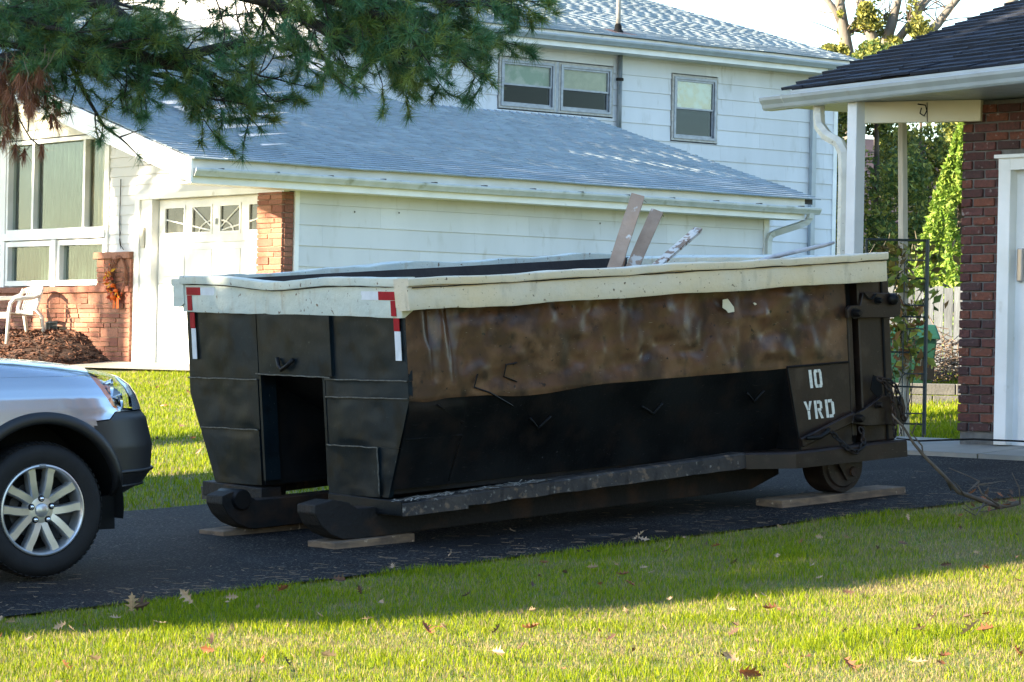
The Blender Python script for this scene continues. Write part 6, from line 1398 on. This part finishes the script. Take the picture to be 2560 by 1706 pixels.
# dead rust-coloured needle clusters hanging by the window
for i in range(70):
    px, py = rng.uniform(-30, 100), rng.uniform(150, 285)
    if py > 170+abs(px-35)*1.2+60 and rng.random() < .5: continue
    DEADT.append((at(px, py, YP-.3+rng.gauss(0, .25)), Vector((rng.gauss(0, .12), 0, -1))))
for px, py in ((135, 255), (150, 265), (115, 240), (128, 300), (140, 305), (20, 330), (15, 300), (45, 315), (38, 375), (60, 385), (104, 375), (40, 300), (10, 350)): DEADT.append((at(px, py, YP-.3), Vector((rng.gauss(0, .1), 0, -1))))
needles('dead_needles', [t for t in DEADT for _ in range(3)], 26, .12, .0024, [(.26, .095, .04), (.2, .07, .032), (.33, .13, .055)], .13, NEEDLE, PINE)
wood2 = MB()
for p, d in DEADT:
    if rng.random() < .55: a = p+Vector((rng.gauss(0, .06), 0, .16)); wood2.tube([tuple(p-pb), tuple((p+a)/2+Vector((.02, 0, 0))-pb), tuple(a-pb)], .003, 4)
for pts in ([(5, 215), (20, 250), (42, 285), (60, 320), (75, 345), (98, 365)], [(62, 160), (75, 240), (70, 330)], [(10, 170), (30, 230), (15, 290), (28, 330)], [(100, 150), (125, 200), (140, 245)]): wood2.tube([tuple(at(a, b, YP-.3)-pb) for a, b in pts], .006, 5)
wood2.build('dead_twigs', mat('pale_dead_twig', (.22, .16, .10), (.13, .09, .06), scale=20, rough=.9), PINE, kind='stuff')
# ------------------------------------------------------------------ trees beyond the frame that shade the drive and throw back light
SH = Vector((.93, .37, 0)).normalized(); NHV = Vector((-SH.y, SH.x, 0))
def pq(p, q_): v = SH*p+NHV*q_; return v.x, v.y
EVG = [(.03, .06, .02), (.04, .075, .022), (.05, .09, .03)]
for i, (p, q_, h, r, lab) in enumerate(((-8.5, 14.7, 7.7, 2.9, 'rounded evergreen nearest the street, left of the view'), (-8.2, 17.0, 12.6, 1.9, 'tall evergreen second in the row left of the view'), (-8.0, 18.9, 13.2, 1.5, 'tall evergreen third in the row left of the view'), (-8.0, 20.5, 12.0, 1.0, 'slim evergreen last in the row left of the view'))):
    x, y = pq(p, q_); conifer('evergreen_tree', lab, 'tree', x, y, h, r, EVG, 9000, .2, prof=lambda t, r=r: r*(1-t**3)**.6*min(1, .8+t), lump=.25, clear=.0)
x, y = pq(-9, 7.4); conifer('evergreen_tree', 'broad low evergreen by the street, left of the view', 'tree', x, y, 6.0, 2.3, EVG, 6500, .2, prof=lambda t: 2.4*(1-t**2)**.5*min(1, .8+t), lump=.35, clear=.0)
x, y = pq(0, 43.5); conifer('evergreen_tree', 'evergreen beside the house, out of view beyond the picture window', 'tree', x, y, 8.2, 1.6, EVG, 6000, .18, prof=lambda t: 1.6*(1-t)**.5*min(1, .8+t), lump=.35, clear=.0)
x, y = pq(-4, 25.4); conifer('evergreen_tree', 'small dark evergreen shading the side lawn, left of the view', 'tree', x, y, 5.6, 1.0, EVG, 3500, .16, prof=lambda t: 1.0*(1-t)**.5*min(1, .8+t), lump=.5, clear=.0)
# tall thin-crowned oak whose few leaves dapple the roofs
ox, oy = pq(-8, 40); oak = thing('oak_tree', 'tall sparse oak far left of the view', 'tree', (ox, oy, gz(-8, 33))); trunk_mesh(oak, (0, 0, -.2), (.4, .2, 16), .4, .1)
mb = MB(); oc = []
for k in range(46):
    a = rng.uniform(0, 6.28); z0 = rng.uniform(8.8, 15); P = [Vector((.2, .1, z0-1.2))]; d = Vector((math.cos(a), math.sin(a), rng.uniform(.1, .7)))
    for j in range(9): d = (d+Vector((rng.gauss(0, .2), rng.gauss(0, .2), rng.gauss(.02, .15)))).normalized(); P.append(P[-1]+d*.75)
    if min(p.z for p in P) < 7: continue
    mb.tube([tuple(p) for p in P], [.12-.011*j for j in range(10)], 5)
    for p in P[4:]: oc += [tuple(p+Vector((rng.gauss(0, .4), rng.gauss(0, .4), rng.gauss(.15, .35)))) for _ in range(62)]
mb.build('limbs', BARK, oak, smooth=True); oc = np.array(oc); oc = oc[oc[:, 2] > 9.2]; leaf_cloud('crown', oc, .15, BRN, LEAFY, oak)
# russet trees across the side lawn, seen only as warm reflections in the dumpster's paint
for i, (x, y, h, lab) in enumerate(((13.5, 7.5, 6.5, 'russet oak nearest the street, right of the view'), (15.5, 11.8, 7.5, 'russet oak second from the street, right of the view'), (16.5, 16.0, 7.0, 'russet oak third from the street, right of the view'))):
    conifer('oak_tree', lab, 'tree', x, y, h, 2.6, BRN, 5000, .24, prof=lambda t: 2.7*math.sin(math.pi*min(1, .12+.88*t))**.5, lump=.35, clear=.04)
